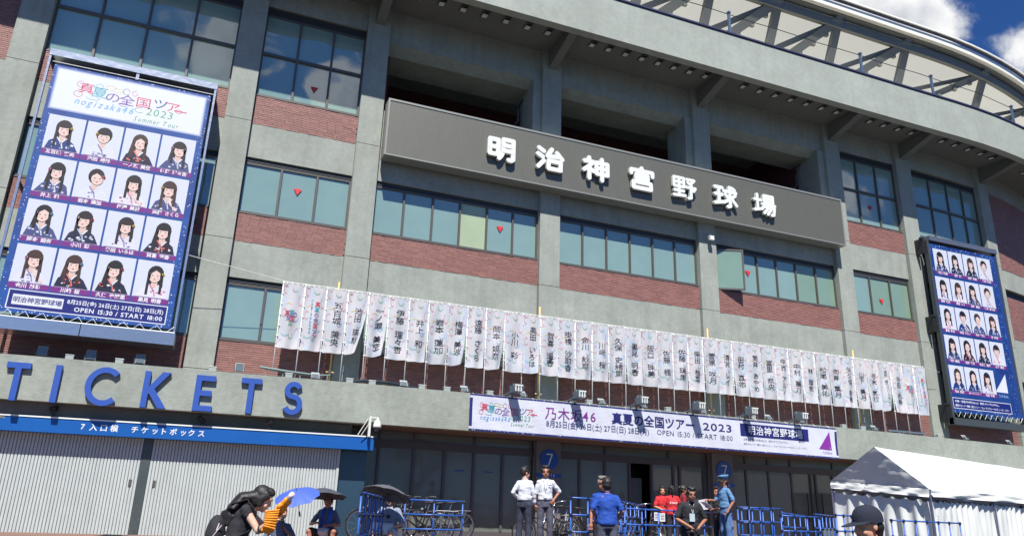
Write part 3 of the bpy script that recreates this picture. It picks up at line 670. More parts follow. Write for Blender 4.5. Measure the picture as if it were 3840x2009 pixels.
def stars(mb, f, u0, v0, u1, v1, n, d, s=.012, edge=0):
    for _ in range(n):
        if edge:
            if random.random() < .5: u = random.choice((random.uniform(u0, u0 + edge), random.uniform(u1 - edge, u1))); v = random.uniform(v0, v1)
            else: u = random.uniform(u0, u1); v = random.choice((random.uniform(v0, v0 + edge), random.uniform(v1 - edge, v1)))
        else: u = random.uniform(u0, u1); v = random.uniform(v0, v1)
        r = s * random.uniform(.5, 1.3); c = random.choice((L_(235, 240, 255), L_(190, 215, 250)))
        pg(mb, f, [(u - r, v), (u, v - r), (u + r, v), (u, v + r)], d, c)
KIM = [(L_(228, 224, 236), L_(214, 130, 160)), (L_(36, 62, 130), L_(225, 230, 240)), (L_(28, 30, 60), L_(225, 120, 110)), (L_(34, 38, 74), L_(190, 200, 220)), (L_(222, 222, 236), L_(150, 140, 190)), (L_(70, 80, 130), L_(210, 210, 230))]
def portrait(par, f, u, v, w, h, name, seed, light=0):
    """one printed picture cell: pale backdrop, a plain figure in a summer robe, and the name strip below"""
    rs = random.Random(seed); mb = MB(); e = .0016
    rect(mb, f, u, v - h, u + w, v, 1 * e, L_(216, 220, 234)); 
    cx = u + w * (.5 + rs.uniform(-.05, .05)); hc = rs.choice((L_(34, 28, 36), L_(44, 34, 38), L_(70, 48, 44))); ks, kp = rs.choice(KIM); sk = L_(236, 208, 198)
    fy = v - h * .40; fr = h * .182; fw_ = fr * .80; long = rs.random() < .78; tilt = rs.uniform(-.04, .04)
    oval(mb, f, cx, fy + fr * .35, fw_ * 1.34, fr * 1.25, 2 * e, hc)
    if long:
        sd = rs.choice((-1, 1)); pg(mb, f, [(cx - fw_ * 1.3, fy + fr * .3), (cx + fw_ * 1.3, fy + fr * .3), (cx + fw_ * (1.5 if sd > 0 else 1.2), fy - fr * 2.9), (cx + fw_ * .6, fy - fr * 3.0), (cx, fy - fr), (cx - fw_ * .7, fy - fr * 3.0), (cx - fw_ * (1.9 if sd < 0 else 1.3), fy - fr * 2.9)], 2 * e, hc)
    pg(mb, f, [(cx - fw_ * .45, fy - fr * .6), (cx + fw_ * .45, fy - fr * .6), (cx + fw_ * .6, fy - fr * 1.8), (cx - fw_ * .6, fy - fr * 1.8)], 3 * e, L_(226, 194, 184))
    b0 = v - h * .985
    pg(mb, f, [(u + w * .06, b0), (u + w * .94, b0), (cx + w * .33, fy - fr * 2.0), (cx + w * .12, fy - fr * 1.25), (cx, fy - fr * 2.1), (cx - w * .12, fy - fr * 1.25), (cx - w * .33, fy - fr * 2.0)], 4 * e, ks)
    for _ in range(9):
        a = cx + rs.uniform(-.32, .32) * w; b = rs.uniform(b0 + .02, fy - fr * 2.1); r_ = rs.uniform(.012, .04) * w; oval(mb, f, a, b, r_ * 1.4, r_, 5 * e, kp if rs.random() < .7 else L_(230, 230, 240), 6)
    rib(mb, f, [(cx - w * .13, fy - fr * 1.3), (cx + w * .02, fy - fr * 2.3), (cx + w * .06, fy - fr * 3.0)], w * .035, 6 * e, kp); rib(mb, f, [(cx + w * .13, fy - fr * 1.3), (cx - w * .02, fy - fr * 2.3)], w * .035, 6 * e, L_(236, 234, 240))
    if rs.random() < .3: rib(mb, f, [(cx + w * .3, b0 + .03), (cx + w * .1, fy - fr * 2.1), (cx + w * .04, fy - fr * 1.2)], w * .07, 7 * e, sk)
    if long: 
        for sd in (-1, 1): rib(mb, f, [(cx + sd * fw_ * .95, fy + fr * .3), (cx + sd * fw_ * 1.1, fy - fr * 1.0), (cx + sd * fw_ * 1.1, fy - fr * rs.uniform(2.1, 2.9))], fw_ * .42, 8 * e, hc)
    oval(mb, f, cx + tilt * w, fy, fw_, fr, 8 * e, sk, 18)
    # fringe
    if rs.random() < .65: pg(mb, f, [(cx - fw_ * 1.08, fy - fr * .1), (cx - fw_ * .9, fy + fr * .75), (cx - fw_ * .3, fy + fr * 1.2), (cx + fw_ * .4, fy + fr * 1.2), (cx + fw_ * .95, fy + fr * .7), (cx + fw_ * 1.08, fy - fr * .1), (cx + fw_ * .75, fy + fr * .34), (cx + fw_ * .3, fy + fr * .30), (cx - fw_ * .3, fy + fr * .27), (cx - fw_ * .75, fy + fr * .34)], 9 * e, hc)
    else: pg(mb, f, [(cx - fw_ * 1.08, fy - fr * .2), (cx - fw_ * .9, fy + fr * .8), (cx, fy + fr * 1.25), (cx + fw_ * .95, fy + fr * .7), (cx + fw_ * 1.08, fy - fr * .2), (cx + fw_ * .7, fy + fr * .5), (cx, fy + fr * .85), (cx - fw_ * .6, fy + fr * .45)], 9 * e, hc)
    for sd in (-1, 1): oval(mb, f, cx + tilt * w + sd * fw_ * .42, fy + fr * .05, fw_ * .15, fr * .055, 10 * e, L_(84, 64, 62), 6)
    oval(mb, f, cx + tilt * w, fy - fr * .52, fw_ * .22, fr * .07, 10 * e, L_(206, 92, 96), 6); oval(mb, f, cx + tilt * w, fy - fr * .2, fw_ * .06, fr * .06, 10 * e, L_(214, 176, 164), 5)
    for sd in (-1, 1): oval(mb, f, cx + tilt * w + sd * fw_ * .55, fy - fr * .28, fw_ * .2, fr * .12, 9 * e, L_(238, 190, 184), 8)
    if rs.random() < .7:
        sd = rs.choice((-1, 1)); c = rs.choice((L_(214, 52, 60), L_(130, 190, 226), L_(240, 214, 90), L_(226, 150, 190)))
        for q in range(5): oval(mb, f, cx + sd * fw_ * 1.25 + .02 * w * math.cos(q * 1.257), fy + fr * .35 + .02 * w * math.sin(q * 1.257), .022 * w, .022 * w, 11 * e, c, 6)
    o = mb.build('portrait', print_m, par, col=True, loc=LOC)
    mb = MB(); lh = w * .165
    rect(mb, f, u - .005, v - h - lh, u + w + .01, v - h, 1 * e, L_(122, 44, 134))
    n_ = len(name.replace(' ', '')) + .5 * name.count(' '); k = min(.105 * w / .78 * 1.05, .85 * w / n_); x = u + w / 2 - n_ * k / 2
    for ch in name:
        if ch == ' ': x += k * .5; continue
        put_char(mb, ch, x + k / 2, v - h - lh * .5, k, f, 2 * e + .001, .03, L_(240, 236, 244)); x += k
    mb.build('name_strip', print_m, par, col=True, loc=LOC)
NAMES = ['五百城 茉央', '池田 瑛紗', '一ノ瀬 美空', '伊藤 理々杏', '井上 和', '岩本 蓮加', '梅澤 美波', '遠藤 さくら', '岡本 姫奈', '小川 彩', '奥田 いろは', '賀喜 遥香', '掛橋 沙耶香', '金川 紗耶', '川﨑 桜', '久保 史緒里', '黒見 明香',
         '阪口 珠美', '佐藤 楓', '佐藤 璃果', '柴田 柚菜', '菅原 咲月', '清宮 レイ', '田村 真佑', '筒井 あやめ', '冨里 奈央', '中西 アルノ', '中村 麗乃', '林 瑠奈', '松尾 美佑', '向井 葉月', '矢久保 美緒', '山下 美月', '弓木 奈於', '吉田 綾乃クリスティー', '与田 祐希']
BOARDN = [n for n in NAMES if n != '掛橋 沙耶香']
# ------------------------------------------------------------------ left hanging board
LOC = (-10.5, -.7, 4.2)
PB = thing('poster_board', 'tall blue tour poster with sixteen portraits under a white lettered header', 'poster', LOC)
fp = lambda u, v, d: (u, -.70 - d, v)
mb = MB()
mb.box(-12.25, -8.72, -.697, -.675, 4.62, 10.76); mb.mi = 0; mb.build('poster_sheet', mat('poster_edge', lin(30, 56, 120), .5), PB, loc=LOC)
mb = MB()
for i in range(22):
    for j in range(38):
        u0 = -12.25 + 3.53 * i / 22; v0 = 4.62 + 6.14 * j / 38; k = noise.noise(Vector((i * .35, j * .3, 3))) * .5 + noise.noise(Vector((i * 1.1, j * .9, 8))) * .35
        c = L_(30, 62, 138); c2 = L_(28, 96, 176); t_ = max(0, min(1, .35 + k)); mb.col = tuple(c[q] + (c2[q] - c[q]) * t_ for q in range(3)) + (1,)
        mb.poly([fp(u0, v0, 0), fp(u0 + 3.53 / 22, v0, 0), fp(u0 + 3.53 / 22, v0 + 6.14 / 38, 0), fp(u0, v0 + 6.14 / 38, 0)])
stars(mb, fp, -12.25, 4.62, -8.72, 10.76, 320, .002, .013, .2)
for q in range(7):      # soft-edged white header panel, printed as steps of pale blue
    s = .07 - q * .011; t_ = q / 6; c = tuple(L_(60, 96, 176)[i] * (1 - t_) + L_(228, 231, 243)[i] * t_ for i in range(3)) + (1,)
    pg(mb, fp, [(-12.12 - s, 9.62 - s), (-8.85 + s, 9.62 - s), (-8.85 + s, 10.63 + s), (-12.12 - s, 10.63 + s)], .0022 + q * .0003, c)
logo(mb, fp, -11.68, 10.48, 2.36, .84, .005)
for (a, b, c, d) in ((-12.05, 4.70, -8.845, 4.72), (-12.05, 5.12, -8.845, 5.14), (-12.05, 4.72, -12.03, 5.12), (-8.865, 4.72, -8.845, 5.12)): rect(mb, fp, a, b, c, d, .003, L_(232, 236, 245))
rect(mb, fp, -12.03, 4.72, -8.865, 5.12, .0026, L_(22, 32, 118)); rect(mb, fp, -11.95, 4.80, -10.97, 5.03, .004, L_(226, 229, 240))
for q, ch in enumerate('明治神宮野球場'): put_char(mb, ch, -11.87 + q * .135, 4.915, .14, fp, .0055, .014, L_(52, 50, 120))
put_text(mb, '8月25日(金) 26日(土) 27日(日) 28日(月)', -10.90, 4.945, .12, fp, .004, .02, 1.98, L_(236, 238, 246))
put_text(mb, 'OPEN 15:30 / START 18:00', -10.74, 4.78, .14, fp, .004, .02, 1.82, L_(236, 238, 246))
mb.build('poster_print', print_m, PB, col=True, loc=LOC)
for r in range(4):
    for c in range(4): portrait(PB, fp, -12.10 + c * .818, 9.43 - r * 1.083, .775, .885, BOARDN[r * 4 + c], 100 + r * 4 + c)
mb = MB()
mb.hexa([(-12.40, -.74, 10.95), (-8.60, -.74, 10.95), (-8.60, .1, 10.95), (-12.40, .1, 10.95)], [(-12.40, -.74, 11.12), (-8.60, -.74, 11.12), (-8.60, .1, 11.12), (-12.40, .1, 11.12)])
mb.build('top_beam', alu_m, PB, loc=LOC)
for x in (-12.40, -8.66): mb = MB(); mb.box(x, x + .05, -.73, -.66, 4.2, 10.95); mb.build('side_rail', alu_m, PB, loc=LOC)
mb = MB(); mb.box(-10.49, -10.42, -.72, -.66, 10.76, 10.95); mb.build('centre_hanger', alu_m, PB, loc=LOC)
for (a, b) in ((-12.42, -10.505), (-10.485, -8.58)):
    mb = MB(); mb.box(a, b, -.98, -.3, 4.20, 4.44); mb.box(a, b, -1.0, -.98, 4.19, 4.46); mb.build('bottom_beam', alu_m, PB, loc=LOC)
mb = MB(); x = -12.3; up_ = True; pts = []
while x < -8.6: pts.append((x, -.75 if up_ else -.92, 4.66 if up_ else 4.45)); x += .165 * random.uniform(.85, 1.15) * 1.0; up_ = not up_
mb.tube(pts, .007, 4); mb.tube([(-12.4, -.93, 4.47), (-8.6, -.93, 4.49)], .014, 5); mb.build('lacing_rope', pole_w, PB, loc=LOC)
mb = MB(); mb.tube([(-12.3, -.72, 10.79), (-8.66, -.72, 10.79)], .012, 5); mb.build('top_rod', pole_w, PB, loc=LOC)
for z in (10.9, 7.6, 4.4):
    for x in (-12.375, -8.635): mb = MB(); mb.box(x - .03, x + .03, -.66, .14, z - .04, z + .04); mb.build('wall_bracket', dark_m, PB, loc=LOC)
# ------------------------------------------------------------------ right hanging board
LOC = (18.4, -.45, 4.2)
PR = thing('poster_board', 'tall narrow blue poster with nineteen small portraits and a white triangle emblem', 'poster', LOC)
fr_ = lambda u, v, d: (u, -.45 - d, v)
mb = MB(); mb.box(16.76, 20.1, -.447, -.425, 4.72, 11.0); mb.build('poster_sheet', MATS['poster_edge'], PR, loc=LOC)
mb = MB()
for i in range(20):
    for j in range(36):
        u0 = 16.5 + 3.45 * i / 20; v0 = 4.72 + 6.28 * j / 36; k = noise.noise(Vector((i * .35, j * .3, 13))) * .5 + noise.noise(Vector((i * 1.1, j * .9, 18))) * .35
        c = L_(24, 50, 122); c2 = L_(26, 84, 160); t_ = max(0, min(1, .3 + k)); mb.col = tuple(c[q] + (c2[q] - c[q]) * t_ for q in range(3)) + (1,)
        mb.poly([fr_(u0, v0, 0), fr_(u0 + 3.45 / 20, v0, 0), fr_(u0 + 3.45 / 20, v0 + 6.28 / 36, 0), fr_(u0, v0 + 6.28 / 36, 0)])
stars(mb, fr_, 16.5, 4.72, 19.95, 11.0, 260, .002, .013, .22)
for (a, b, c, d) in ((16.62, 4.86, 19.55, 4.88), (16.62, 5.22, 19.55, 5.24), (16.62, 4.88, 16.64, 5.22), (19.53, 4.88, 19.55, 5.22)): rect(mb, fr_, a, b, c, d, .003, L_(232, 236, 245))
rect(mb, fr_, 16.64, 4.88, 19.53, 5.22, .0026, L_(22, 32, 118))
put_text(mb, '主催・企画:乃木坂46LLC  制作:ライブエグザム', 16.72, 5.09, .09, fr_, .004, .02, 2.2, L_(236, 238, 246))
put_text(mb, '運営:キョードー横浜  協力:ソニー・ミュージックレーベルズ ノース・リバー', 16.72, 4.94, .09, fr_, .004, .02, 2.7, L_(236, 238, 246))
pg(mb, fr_, [(18.88, 5.62), (19.52, 5.62), (19.52, 6.32)], .003, L_(226, 230, 240)); put_text(mb, '乃木坂46', 19.0, 5.44, .13, fr_, .004, .01, .5, L_(150, 180, 230))
mb.build('poster_print', print_m, PR, col=True, loc=LOC)
for r in range(5):
    for c in range(4):
        if r * 4 + c > 18: break
        portrait(PR, fr_, 16.66 + c * .765 + (.09 if r == 0 else 0), 10.83 - r * 1.108 - (0 if r else 0), .72, .88, BOARDN[16 + r * 4 + c], 200 + r * 4 + c)
mb = MB(); mb.box(16.62, 20.2, -.5, .1, 11.12, 11.3); mb.build('top_beam', mat('blue_grey_rail_steel', lin(104, 110, 124), .45, metal=.5), PR, loc=LOC)  # top beam in a cooler, lighter grey than the side rails
for x in (16.50, 20.1): mb = MB(); mb.box(x, x + .09, -.46, -.30, 4.3, 11.12); mb.build('side_rail', mat('dark_rail_steel', lin(74, 80, 82), .5, metal=.4), PR, loc=LOC)
mb = MB(); x = 16.6; pts = []; up_ = True
while x < 20.1: pts.append((x, -.5, 4.74 if up_ else 4.56)); x += .13; up_ = not up_
mb.tube(pts, .007, 4); mb.build('lacing_rope', pole_w, PR, loc=LOC)
mb = MB(); mb.box(16.5, 20.2, -.50, -.2, 4.28, 4.52); mb.build('bottom_beam', MATS['dark_rail_steel'], PR, loc=LOC)
for z in (4.7, 7.9, 10.9):
    for y0 in (0,): mb = MB(); mb.box(16.4, 16.46, -.35, .14, z - .3, z + .3); mb.box(16.3, 16.5, -.37, -.3, z + .26, z + .32); mb.build('wall_bracket', dark_m, PR, loc=LOC)
# ------------------------------------------------------------------ long banner on the fascia
LOC = (4.5, -1.33, 3.2)
BN = thing('long_banner', 'wide white banner with blue edge and tour lettering on the entrance fascia', 'banner', LOC)
BX0, BX1, BZ0, BZ1 = -1.55, 10.30, 2.75, 3.665
def fb(u, v, d):
    t_ = (u - BX0) / (BX1 - BX0); zz = v - .045 * (t_ - .0) + .01
    y = -1.335 - d - .010 * math.sin(u * 2.3 + v * 2.1) * math.sin((v - BZ0) / .915 * 3.14) - .004 * math.sin(u * 13 + v * 9)
    return (u, y, zz)
mb = MB(); nu, nv = 150, 9
for i in range(nu):
    for j in range(nv):
        u0 = BX0 + (BX1 - BX0) * i / nu; u1 = BX0 + (BX1 - BX0) * (i + 1) / nu; v0 = BZ0 + .915 * j / nv; v1 = BZ0 + .915 * (j + 1) / nv
        edge = j == 0 or i == 0 or i == nu - 1 or j == nv - 1
        k = noise.noise(Vector((i * .12, j * .5, 2)))
        if j == 0 or j == nv - 1:
            vs = v0 + .045 if j == 0 else v1 - .045
            for (a, b, e_) in ((v0, vs, j == 0), (vs, v1, j != 0)):
                mb.col = L_(40, 46, 118) if e_ else tuple(c * (1 + .04 * k) for c in L_(220, 222, 234)[:3]) + (1,)
                mb.poly([fb(u0, a, 0), fb(u1, a, 0), fb(u1, b, 0), fb(u0, b, 0)])
        else:
            mb.col = L_(40, 46, 118) if edge and (i == 0 or i == nu - 1) else tuple(c * (1 + .04 * k) for c in L_(220, 222, 234)[:3]) + (1,)
            mb.poly([fb(u0, v0, 0), fb(u1, v0, 0), fb(u1, v1, 0), fb(u0, v1, 0)])
stars(mb, fb, BX0, BZ0 + .01, BX1, BZ0 + .05, 120, .003, .010); stars(mb, fb, BX0, BZ1 - .05, BX1, BZ1 - .01, 60, .003, .010)
logo(mb, fb, -1.27, 3.50, 1.5, .58, .006, .009)
PP = L_(126, 44, 140); IND = L_(38, 40, 112)
for q, ch in enumerate('乃木坂46'): put_char(mb, ch, .70 + q * .37 - (.1 if q > 2 else 0) - (.14 if q > 3 else 0), 3.34, .36, fb, .006, .006, PP)
for q, ch in enumerate('真夏の全国ツアー'): put_char(mb, ch, 2.66 + q * .335, 3.36, .33, fb, .006, .022, IND)
put_text(mb, '2023', 5.42, 3.26, .30, fb, .006, .012, 1.02, IND)
put_text(mb, '8月25日(金) 26日(土) 27日(日) 28日(月)', .56, 3.0, .2, fb, .006, .008, 3.1, IND)
put_text(mb, 'OPEN 15:30 / START 18:00', 3.9, 3.02, .2, fb, .006, 0, 2.54, L_(54, 54, 110))
rect(mb, fb, 6.72, 3.19, 9.20, 3.55, .005, L_(34, 38, 116), 18)
for q, ch in enumerate('明治神宮野球場'): put_char(mb, ch, 7.12 + q * .285, 3.375, .27, fb, .016, .014, L_(238, 240, 246))
put_text(mb, '主催・企画:乃木坂46LLC  制作:ライブエグザム', 6.8, 3.08, .07, fb, .006, 0, 1.6, L_(90, 90, 130))
put_text(mb, '運営:キョードー横浜  協力:ソニー・ミュージックレーベルズ ノース・リバー', 6.8, 2.95, .07, fb, .006, 0, 2.3, L_(90, 90, 130))
pg(mb, fb, [(9.56, 3.0), (10.06, 3.0), (10.02, 3.54)], .006, L_(140, 48, 160)); put_text(mb, '46', 9.88, 3.02, .1, fb, .009, 0, .14, L_(235, 235, 245)); put_text(mb, '乃木坂46', 9.68, 2.87, .1, fb, .006, 0, .38, L_(150, 130, 190))
mb.build('banner_sheet', print_m, BN, col=True, loc=LOC, smooth=False)
for i in range(22):
    x = BX0 + .1 + i * .55
    mb = MB(); mb.tube([(x, -1.34, 3.64 - .045 * (x - BX0) / 11.85), (x + .02, arc(x) + .03, 3.712)], .008, 4); mb.build('tie_cord', pole_w, BN, loc=LOC)
# ------------------------------------------------------------------ row of tall name flags
FW, FT, FB, FY, PITCH, F0 = .545, 6.17, 4.52, -.45, .5445, -6.33
SW = [(.12, .06, .09, .10, 20, 300, RED), (.55, .05, .14, .07, 180, 340, GRN), (.86, .24, .10, .09, 120, 330, RED), (.30, .35, .16, .06, 30, 150, YEL), (.16, .45, .10, .07, 40, 330, L_(220, 130, 160)), (.70, .52, .14, .06, 200, 380, BLU),
      (.85, .75, .10, .08, 60, 200, L_(190, 140, 200)), (.30, .76, .18, .05, 180, 360, TEAL), (.58, .80, .10, .04, 150, 420, GRN), (.12, .92, .07, .06, 0, 180, L_(200, 150, 210))]
CURL = {3: .55, 4: .30, 8: .32, 9: .12, 10: .28, 12: .2, 6: .10, 5: .05, 13: .05, 36: .42, 35: .12, 38: .12, 34: .08}
def flag(k):
    x0 = F0 + k * PITCH; cu = CURL.get(k, random.uniform(.01, .09)); ph = random.uniform(0, 6.28); amp = random.uniform(.018, .042); rs = random.Random(k)
    what = ('two swirl logos across' if k in (0, 38) else 'a stacked swirl logo') if k in (0, 1, 38, 39) else None
    ordn = 'from the left end' if k < 20 else 'from the right end'; i = k + 1 if k < 20 else 40 - k
    num = ['', 'leftmost', 'second', 'third', 'fourth', 'fifth', 'sixth', 'seventh', 'eighth', 'ninth', 'tenth', 'eleventh', 'twelfth', 'thirteenth', 'fourteenth', 'fifteenth', 'sixteenth', 'seventeenth', 'eighteenth', 'nineteenth', 'twentieth'][i]
    if i == 1: num = 'leftmost' if k < 20 else 'rightmost'
    lab = f"{num} white flag" + (f" {ordn}" if i > 1 else ' of the row') + (', colourful tour lettering' if what else ', black vertical name')
    if cu > .25: lab += ', corner blown aside'
    T = thing('tall_flag', lab, 'flag', (x0, FY, 3.7), group='tall white name flags in a row above the entrance fascia')
    mb = MB(); mb.tube([(x0, FY, 3.5), (x0, FY, FT + .02)], .014, 6); mb.tube([(x0, FY, FT), (x0 + FW * .97, FY, FT - .005)], .009, 5)
    mb.build('pole', pole_w, T, loc=(x0, FY, 3.7), smooth=True)
    mb = MB()
    for q in range(7): z = FT - .02 - q * .27; mb.box(x0 - .02, x0 + .03, FY - .02, FY + .02, z - .015, z + .015)
    for q in range(4): u = x0 + .08 + q * .13; mb.box(u, u + .014, FY - .015, FY + .015, FT - .05, FT + .015)
    mb.build('cloth_tab', pole_w, T, loc=(x0, FY, 3.7))
    def f(u, v, d):
        # u 0..1 across, v 0..1 down
        t_ = u * (max(v, 0) ** 1.6); sh = cu * t_
        X = x0 + .02 + FW * .965 * u * (1 - sh * .9) ; Zz = FT - .03 - (FT - FB) * v + sh * .22 * u
        Yy = FY - .01 - d - sh * .26 * math.sin(u * 2.0) - amp * math.sin(u * 7 + ph + v * 2) * (.4 + v) - .012 * math.sin(u * 16 + ph * 2) * max(0, .22 - v) * 4 - .02 * v * math.sin(v * 9 + ph)
        return (X, Yy, Zz)
    mb = MB(); nu, nv = 14, 24
    for i in range(nu):
        for j in range(nv):
            kk = 1 + .05 * noise.noise(Vector((i * .6, j * .4, k * 3.1))); tn = noise.noise(Vector((i * .25, j * .2, k * 1.7)))
            c = L_(222, 222, 226); c2 = L_(202, 214, 236) if tn > 0 else L_(234, 222, 228); w_ = min(1, abs(tn) * 1.3); mb.col = tuple((c[q] * (1 - w_) + c2[q] * w_) * kk for q in range(3)) + (1,)
            mb.poly([f(i / nu, (j + 1) / nv, 0), f((i + 1) / nu, (j + 1) / nv, 0), f((i + 1) / nu, j / nv, 0), f(i / nu, j / nv, 0)])
    g_ = lambda u, v, d: f(u, 1 - v, d)
    for (cx, cy, rx, ry, a0, a1, c) in SW:
        c = tuple(.5 * c[q] + .5 * L_(222, 222, 226)[q] for q in range(3)) + (1,)
        pts = [p for p in loop_pts(cx, 1 - cy, rx, ry * .9, a0, a1, 12) if .02 < p[0] < .98 and .01 < p[1] < .99]
        if len(pts) > 3: rib(mb, g_, pts, .026, .004, c)
    if what:
        if k in (0, 38):
            for (ch, c, a, b) in (('真', RED, .3, .46), ('夏', TEAL, .5, .45), ('の', PUR, .66, .47), ('全', PUR, .38, .53), ('国', RED, .56, .54), ('2023', GRN, .5, .61)):
                put_char(mb, ch, a, 1 - b, .10, lambda u, v, d: f(u, 1 - v, d), .007, .01, c, w=.26 if len(ch) == 1 else .1)
        else:
            for q, (ch, c) in enumerate((('真', RED), ('夏', TEAL), ('の', PUR), ('全', PUR), ('国', RED), ('ツ', NAV), ('ア', RED))): put_char(mb, ch, .62, 1 - (.27 + q * .085), .085, lambda u, v, d: f(u, 1 - v, d), .007, .012, c, w=.26)
            for q, ch in enumerate('nogizaka46'): put_char(mb, ch, .36, 1 - (.22 + q * .055), .07, lambda u, v, d: f(u, 1 - v, d), .007, .01, BLU, w=.2)
    else:
        nm = NAMES[k - 2]; n_ = len(nm); small = n_ > 8; st = (.072 if small else .122); tot = sum(.8 if ch == ' ' else 1 for ch in nm) * st; y = .54 - tot / 2
        for ch in nm:
            if ch == ' ': y += st * .8; continue
            put_char(mb, ch, .56, 1 - (y + st / 2), st * 1.02, lambda u, v, d: f(u, 1 - v, d), .008, .002, L_(46, 44, 62), w=(.24 if small else .46)); y += st
    cl = mb.build('flag_cloth', cloth_print, T, col=True, loc=(x0, FY, 3.7), smooth=True)
    bm = bmesh.new(); bm.from_mesh(cl.data); bmesh.ops.remove_doubles(bm, verts=bm.verts, dist=.0004); bm.to_mesh(cl.data); bm.free()
for k in range(40): flag(k)
mb = MB(); pts = [(-8.62, -.7, 6.45)] + [(F0 + i * PITCH, FY, FT + .03 - (.012 if i % 2 else 0)) for i in range(41)] + [(16.3, -.35, 6.1)]
mb.tube(pts, .007, 4); tag(mb.build('flag_rope', pole_w), 'thin white rope strung along the tops of the tall flags', 'rope')
for (x, z0, z1, lab) in ((-4.93, 3.75, 6.42, 'yellow pipe standing against the second pillar right of the big poster'), (.80, 3.7, 6.5, 'yellow pipe at the pillar above the left gate column'), (6.55, 3.7, 6.55, 'yellow pipe at the pillar above the right gate column'), (12.45, 3.7, 6.5, 'yellow pipe at the pillar by the right end of the flag row')):
    t_ = thing('yellow_pipe', lab, 'pipe', (x, -.25, z0), group='yellow support pipes behind the flags')
    mb = MB(); mb.tube([(x, -.25, z0), (x, -.25, z1)], .024, 7); mb.tube([(x - .1, -.25, z0 + .3), (x + .1, -.25, z0 + .3)], .02, 6); mb.build('pipe', yellow_m, t_, loc=(x, -.25, z0), smooth=True)
    mb = MB(); mb.box(x - .06, x + .03, -.32, -.2, z0 + .26, z0 + .34); mb.build('clamp', frame_m, t_, loc=(x, -.25, z0))
# ------------------------------------------------------------------ lamps and boxes on the fascia top
PLACES = {}
def small_lamp(x, w, h, tilt, lab, tall=0):
    y = arc(x) + .12; t_ = thing('floodlight', lab, 'floodlight', (x, y, 3.70), group='small square floodlights on the fascia edge')
    a = tilt; mb = MB(); z0 = 3.70 + .05 + tall
    def f(u, v, d): return (x + u, y + v * math.sin(a) - d * math.cos(a) , z0 + v * math.cos(a) + d * math.sin(a) * -1)
    A = [f(-w / 2, 0, 0), f(w / 2, 0, 0), f(w / 2, 0, -.05), f(-w / 2, 0, -.05)]; B = [f(-w / 2, h, 0), f(w / 2, h, 0), f(w / 2, h, -.05), f(-w / 2, h, -.05)]
    mb.hexa(A, B); recalc(mb.build('housing', boxgrey, t_, loc=(x, y, 3.70)))
    mb = MB(); e = .014; mb.hexa([f(-w / 2 + e, e, .003), f(w / 2 - e, e, .003), f(w / 2 - e, e, .012), f(-w / 2 + e, e, .012)], [f(-w / 2 + e, h - e, .003), f(w / 2 - e, h - e, .003), f(w / 2 - e, h - e, .012), f(-w / 2 + e, h - e, .012)]); recalc(mb.build('lens', lampglass, t_, loc=(x, y, 3.70)))
    mb = MB(); mb.box(x - w / 2 - .02, x - w / 2 - .005, y - .02, y + .02, 3.70, z0 + h * .5); mb.box(x + w / 2 + .005, x + w / 2 + .02, y - .02, y + .02, 3.70, z0 + h * .5); mb.box(x - w / 2 - .02, x + w / 2 + .02, y - .03, y + .03, 3.695, 3.71)
    mb.build('yoke', louvre_m, t_, loc=(x, y, 3.70))
for (x, lab) in ((-11.17, 'leftmost small floodlight, above the first T of TICKETS'), (-10.22, 'small floodlight above the gap between I and C of TICKETS'), (-9.22, 'small floodlight above the letter K side of C of TICKETS'), (-7.1, 'small floodlight above the E of TICKETS')): small_lamp(x, .19, .21, .12, lab)
for (x, lab) in ((-5.36, 'small floodlight above the S of TICKETS'), (-3.2, 'small floodlight right of the rolled tarpaulin'), (-1.62, 'small floodlight left of the long banner'), (-.02, 'small floodlight right of the first large lamp over the banner'), (2.32, 'small floodlight between the second and third large lamps'), (3.62, 'small floodlight right of the third large lamp'), (5.62, 'small floodlight right of the fourth large lamp'), (8.0, 'small floodlight between the fifth and sixth large lamps'), (9.25, 'small floodlight right of the sixth large lamp'), (12.3, 'small floodlight above the tent peak'), (16.6, 'small floodlight at the foot of the right poster'), (19.0, 'rightmost small floodlight beyond the right poster')): small_lamp(x, .19, .16, .62, lab)
for i, x in enumerate((-10.62, -9.63, -7.68, -5.98, -4.55, -4.0, -2.75, -2.1, -.95, 1.9, 4.4, 7.35, 10.9, 11.7, 15.2)):
    y = arc(x) + .12; t_ = thing('junction_box', ('grey junction box on the fascia edge, ' + ['between the first two lamps', 'left of the K', 'above the E', 'left of the S', 'right of the S', 'at the tarpaulin', 'right of the tarpaulin', 'before the long banner', 'over the banner start', 'by the second large lamp', 'by the fourth large lamp', 'by the fifth large lamp', 'just past the banner end', 'above the tent ridge', 'by the right poster foot'][i]), 'junction box', (x, y, 3.7), group='grey junction boxes on the fascia edge')
    mb = MB(); mb.box(x - .08, x + .08, y - .05, y + .05, 3.70, 3.80); mb.build('case', boxgrey, t_, loc=(x, y, 3.7)); mb = MB(); mb.box(x - .087, x + .087, y - .057, y + .057, 3.80, 3.815); mb.build('lid', casing_m, t_, loc=(x, y, 3.7))
